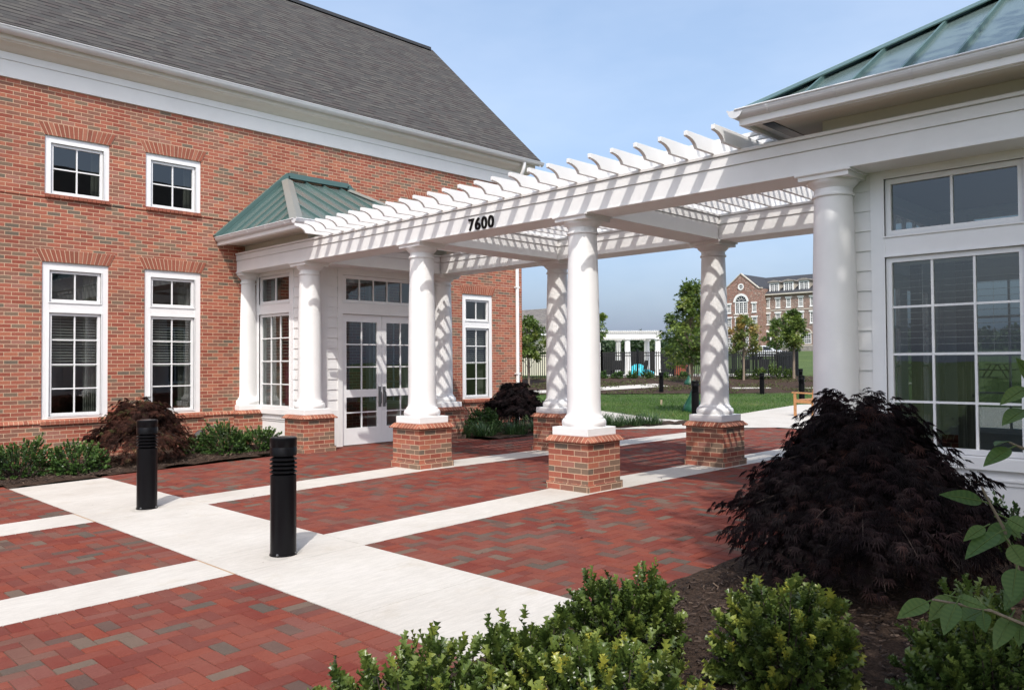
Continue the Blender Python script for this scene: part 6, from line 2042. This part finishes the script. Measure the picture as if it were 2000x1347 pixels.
# ---- parked white car in front of it
def car():
    x, y = at(1500, 88); z = terrain(x, y)
    t = thing("parked_car", "white car parked beyond the fences before the far brick building", "car", (x, y, z))
    # side profile along Y (length), extruded along X (width)
    body = [(-2.3, .35), (-2.35, .62), (-2.2, .85), (-1.3, .98), (1.9, 1.0), (2.3, .86), (2.35, .5), (2.25, .35)]
    cab = [(-1.25, .98), (-.45, 1.48), (.2, 1.56), (1.2, 1.5), (1.95, 1.0)]
    mb = MB(); mb.prism([(y+a, z+b) for a, b in body], 'x', x-.88, x+.88); mb.build("body", M['car'], t, None, .05)
    mb = MB(); mb.prism([(y+a, z+b) for a, b in cab], 'x', x-.72, x+.72); mb.build("cabin", M['car'], t, None, .05)
    mb = MB()
    for s in (-1, 1):
        for q in ([(-1.0, 1.03), (-.38, 1.40), (.2, 1.46), (.2, 1.03)], [(.28, 1.03), (.28, 1.46), (1.1, 1.42), (1.65, 1.03)]):
            mb.poly([(x+s*.726, y+a, z+b) for a, b in q])
    mb.poly([(x-.62, y-1.20, z+1.03), (x+.62, y-1.20, z+1.03), (x+.60, y-.50, z+1.465), (x-.60, y-.50, z+1.465)])
    mb.build("window", M['pane_far'], t)
    for a in (-1.45, 1.4):
        for s in (-1, 1):
            mb = MB(); mb.tube([(x+s*.68, y+a, z+.33), (x+s*.9, y+a, z+.33)], .33, 20); mb.build("wheel", M['rubber'], t, 40)
car()

# ---- picnic tables on the lawn to the right (seen through the white bay's windows)
def picnic(x, y, label, ang):
    z = terrain(x, y)
    t = thing("picnic_table", label, "picnic table", (x, y, z), "picnic tables on the lawn")
    mb = MB(); mb.box(x-.9, x+.9, y-.38, y+.38, z+.70, z+.75); mb.build("tabletop", M['black'], t)
    for s in (-1, 1):
        mb = MB(); mb.box(x-.9, x+.9, y+s*.72-.14, y+s*.72+.14, z+.43, z+.47); mb.build("seat", M['black'], t)
        for q in (-.6, .6):
            mb = MB(); mb.bar((x+q, y+s*.6, z), (x+q, y+s*.18, z+.70), .06, .06, (1, 0, 0)); mb.bar((x+q, y, z+.41), (x+q, y+s*.78, z+.41), .05, .05); mb.build("leg", M['black'], t)
picnic(51.0, 12.2, "black picnic table on the lawn, seen through the large white window's right panes", 0)
picnic(48.0, 16.1, "black picnic table on the lawn, seen through the large white window's left panes", 0)

# ---- distant woodland
def woods(name, label, D, px0, px1, h0, h1, n, seed, leaf=.8):
    g = np.random.default_rng(seed)
    px = g.uniform(px0, px1, n); dd = D*g.uniform(.95, 1.12, n)
    P = []
    for a, d in zip(px, dd):
        x, y = at(a, d); top = h0+(h1-h0)*(.5+.5*math.sin(a*.05+seed)*math.cos(a*.017))+g.normal()*.5
        P.append((x, y, terrain(x, y)+top*g.uniform(0, 1)**.7))
    P = np.array(P)
    o = leaf_cloud(name, DIAM, P, unit(n, g), unit(n, g)+np.array([0, 0, .8]), leaf*g.uniform(.5, 1.3, n), M['wood_far'], None, np.clip(g.uniform(0, 1, n)*.7+.15+.25*np.sin(px*.11), 0, 1))
    tag(o, label, "woodland", kind="stuff")
woods("woodland", "distant dark green belt of trees behind the far pergola", 130, 960, 1405, 1.0, 2.6, 12000, 81, .8)
woods("woodland", "far hazy belt of trees beyond the brick building", 260, 1380, 2600, 3, 8, 11000, 82, 1.8)
woods("woodland", "distant trees beyond the cream house", 300, -400, 1000, 6, 12, 9000, 83, 2.4)

# ---- a few dry leaves blown on to the paving
g = np.random.default_rng(91); n = 60
P = np.stack([g.uniform(1.5, 12, n), g.uniform(3.4, 12, n), np.zeros(n)], 1); P[:, 2] = [gz(a)+.006 for a in P[:, 0]]
D = np.stack([g.normal(size=n), g.normal(size=n), g.normal(size=n)*.1], 1)
o = leaf_cloud("fallen_leaves", OVAL, P, D, np.tile([0, 0, 1.0], (n, 1))+g.normal(size=(n, 3))*.3, .028*g.uniform(.4, 1.3, n), M['chip'], None, g.uniform(.3, 1, n))
tag(o, "few dry leaf scraps lying on the brick paving", "fallen leaves", kind="stuff")
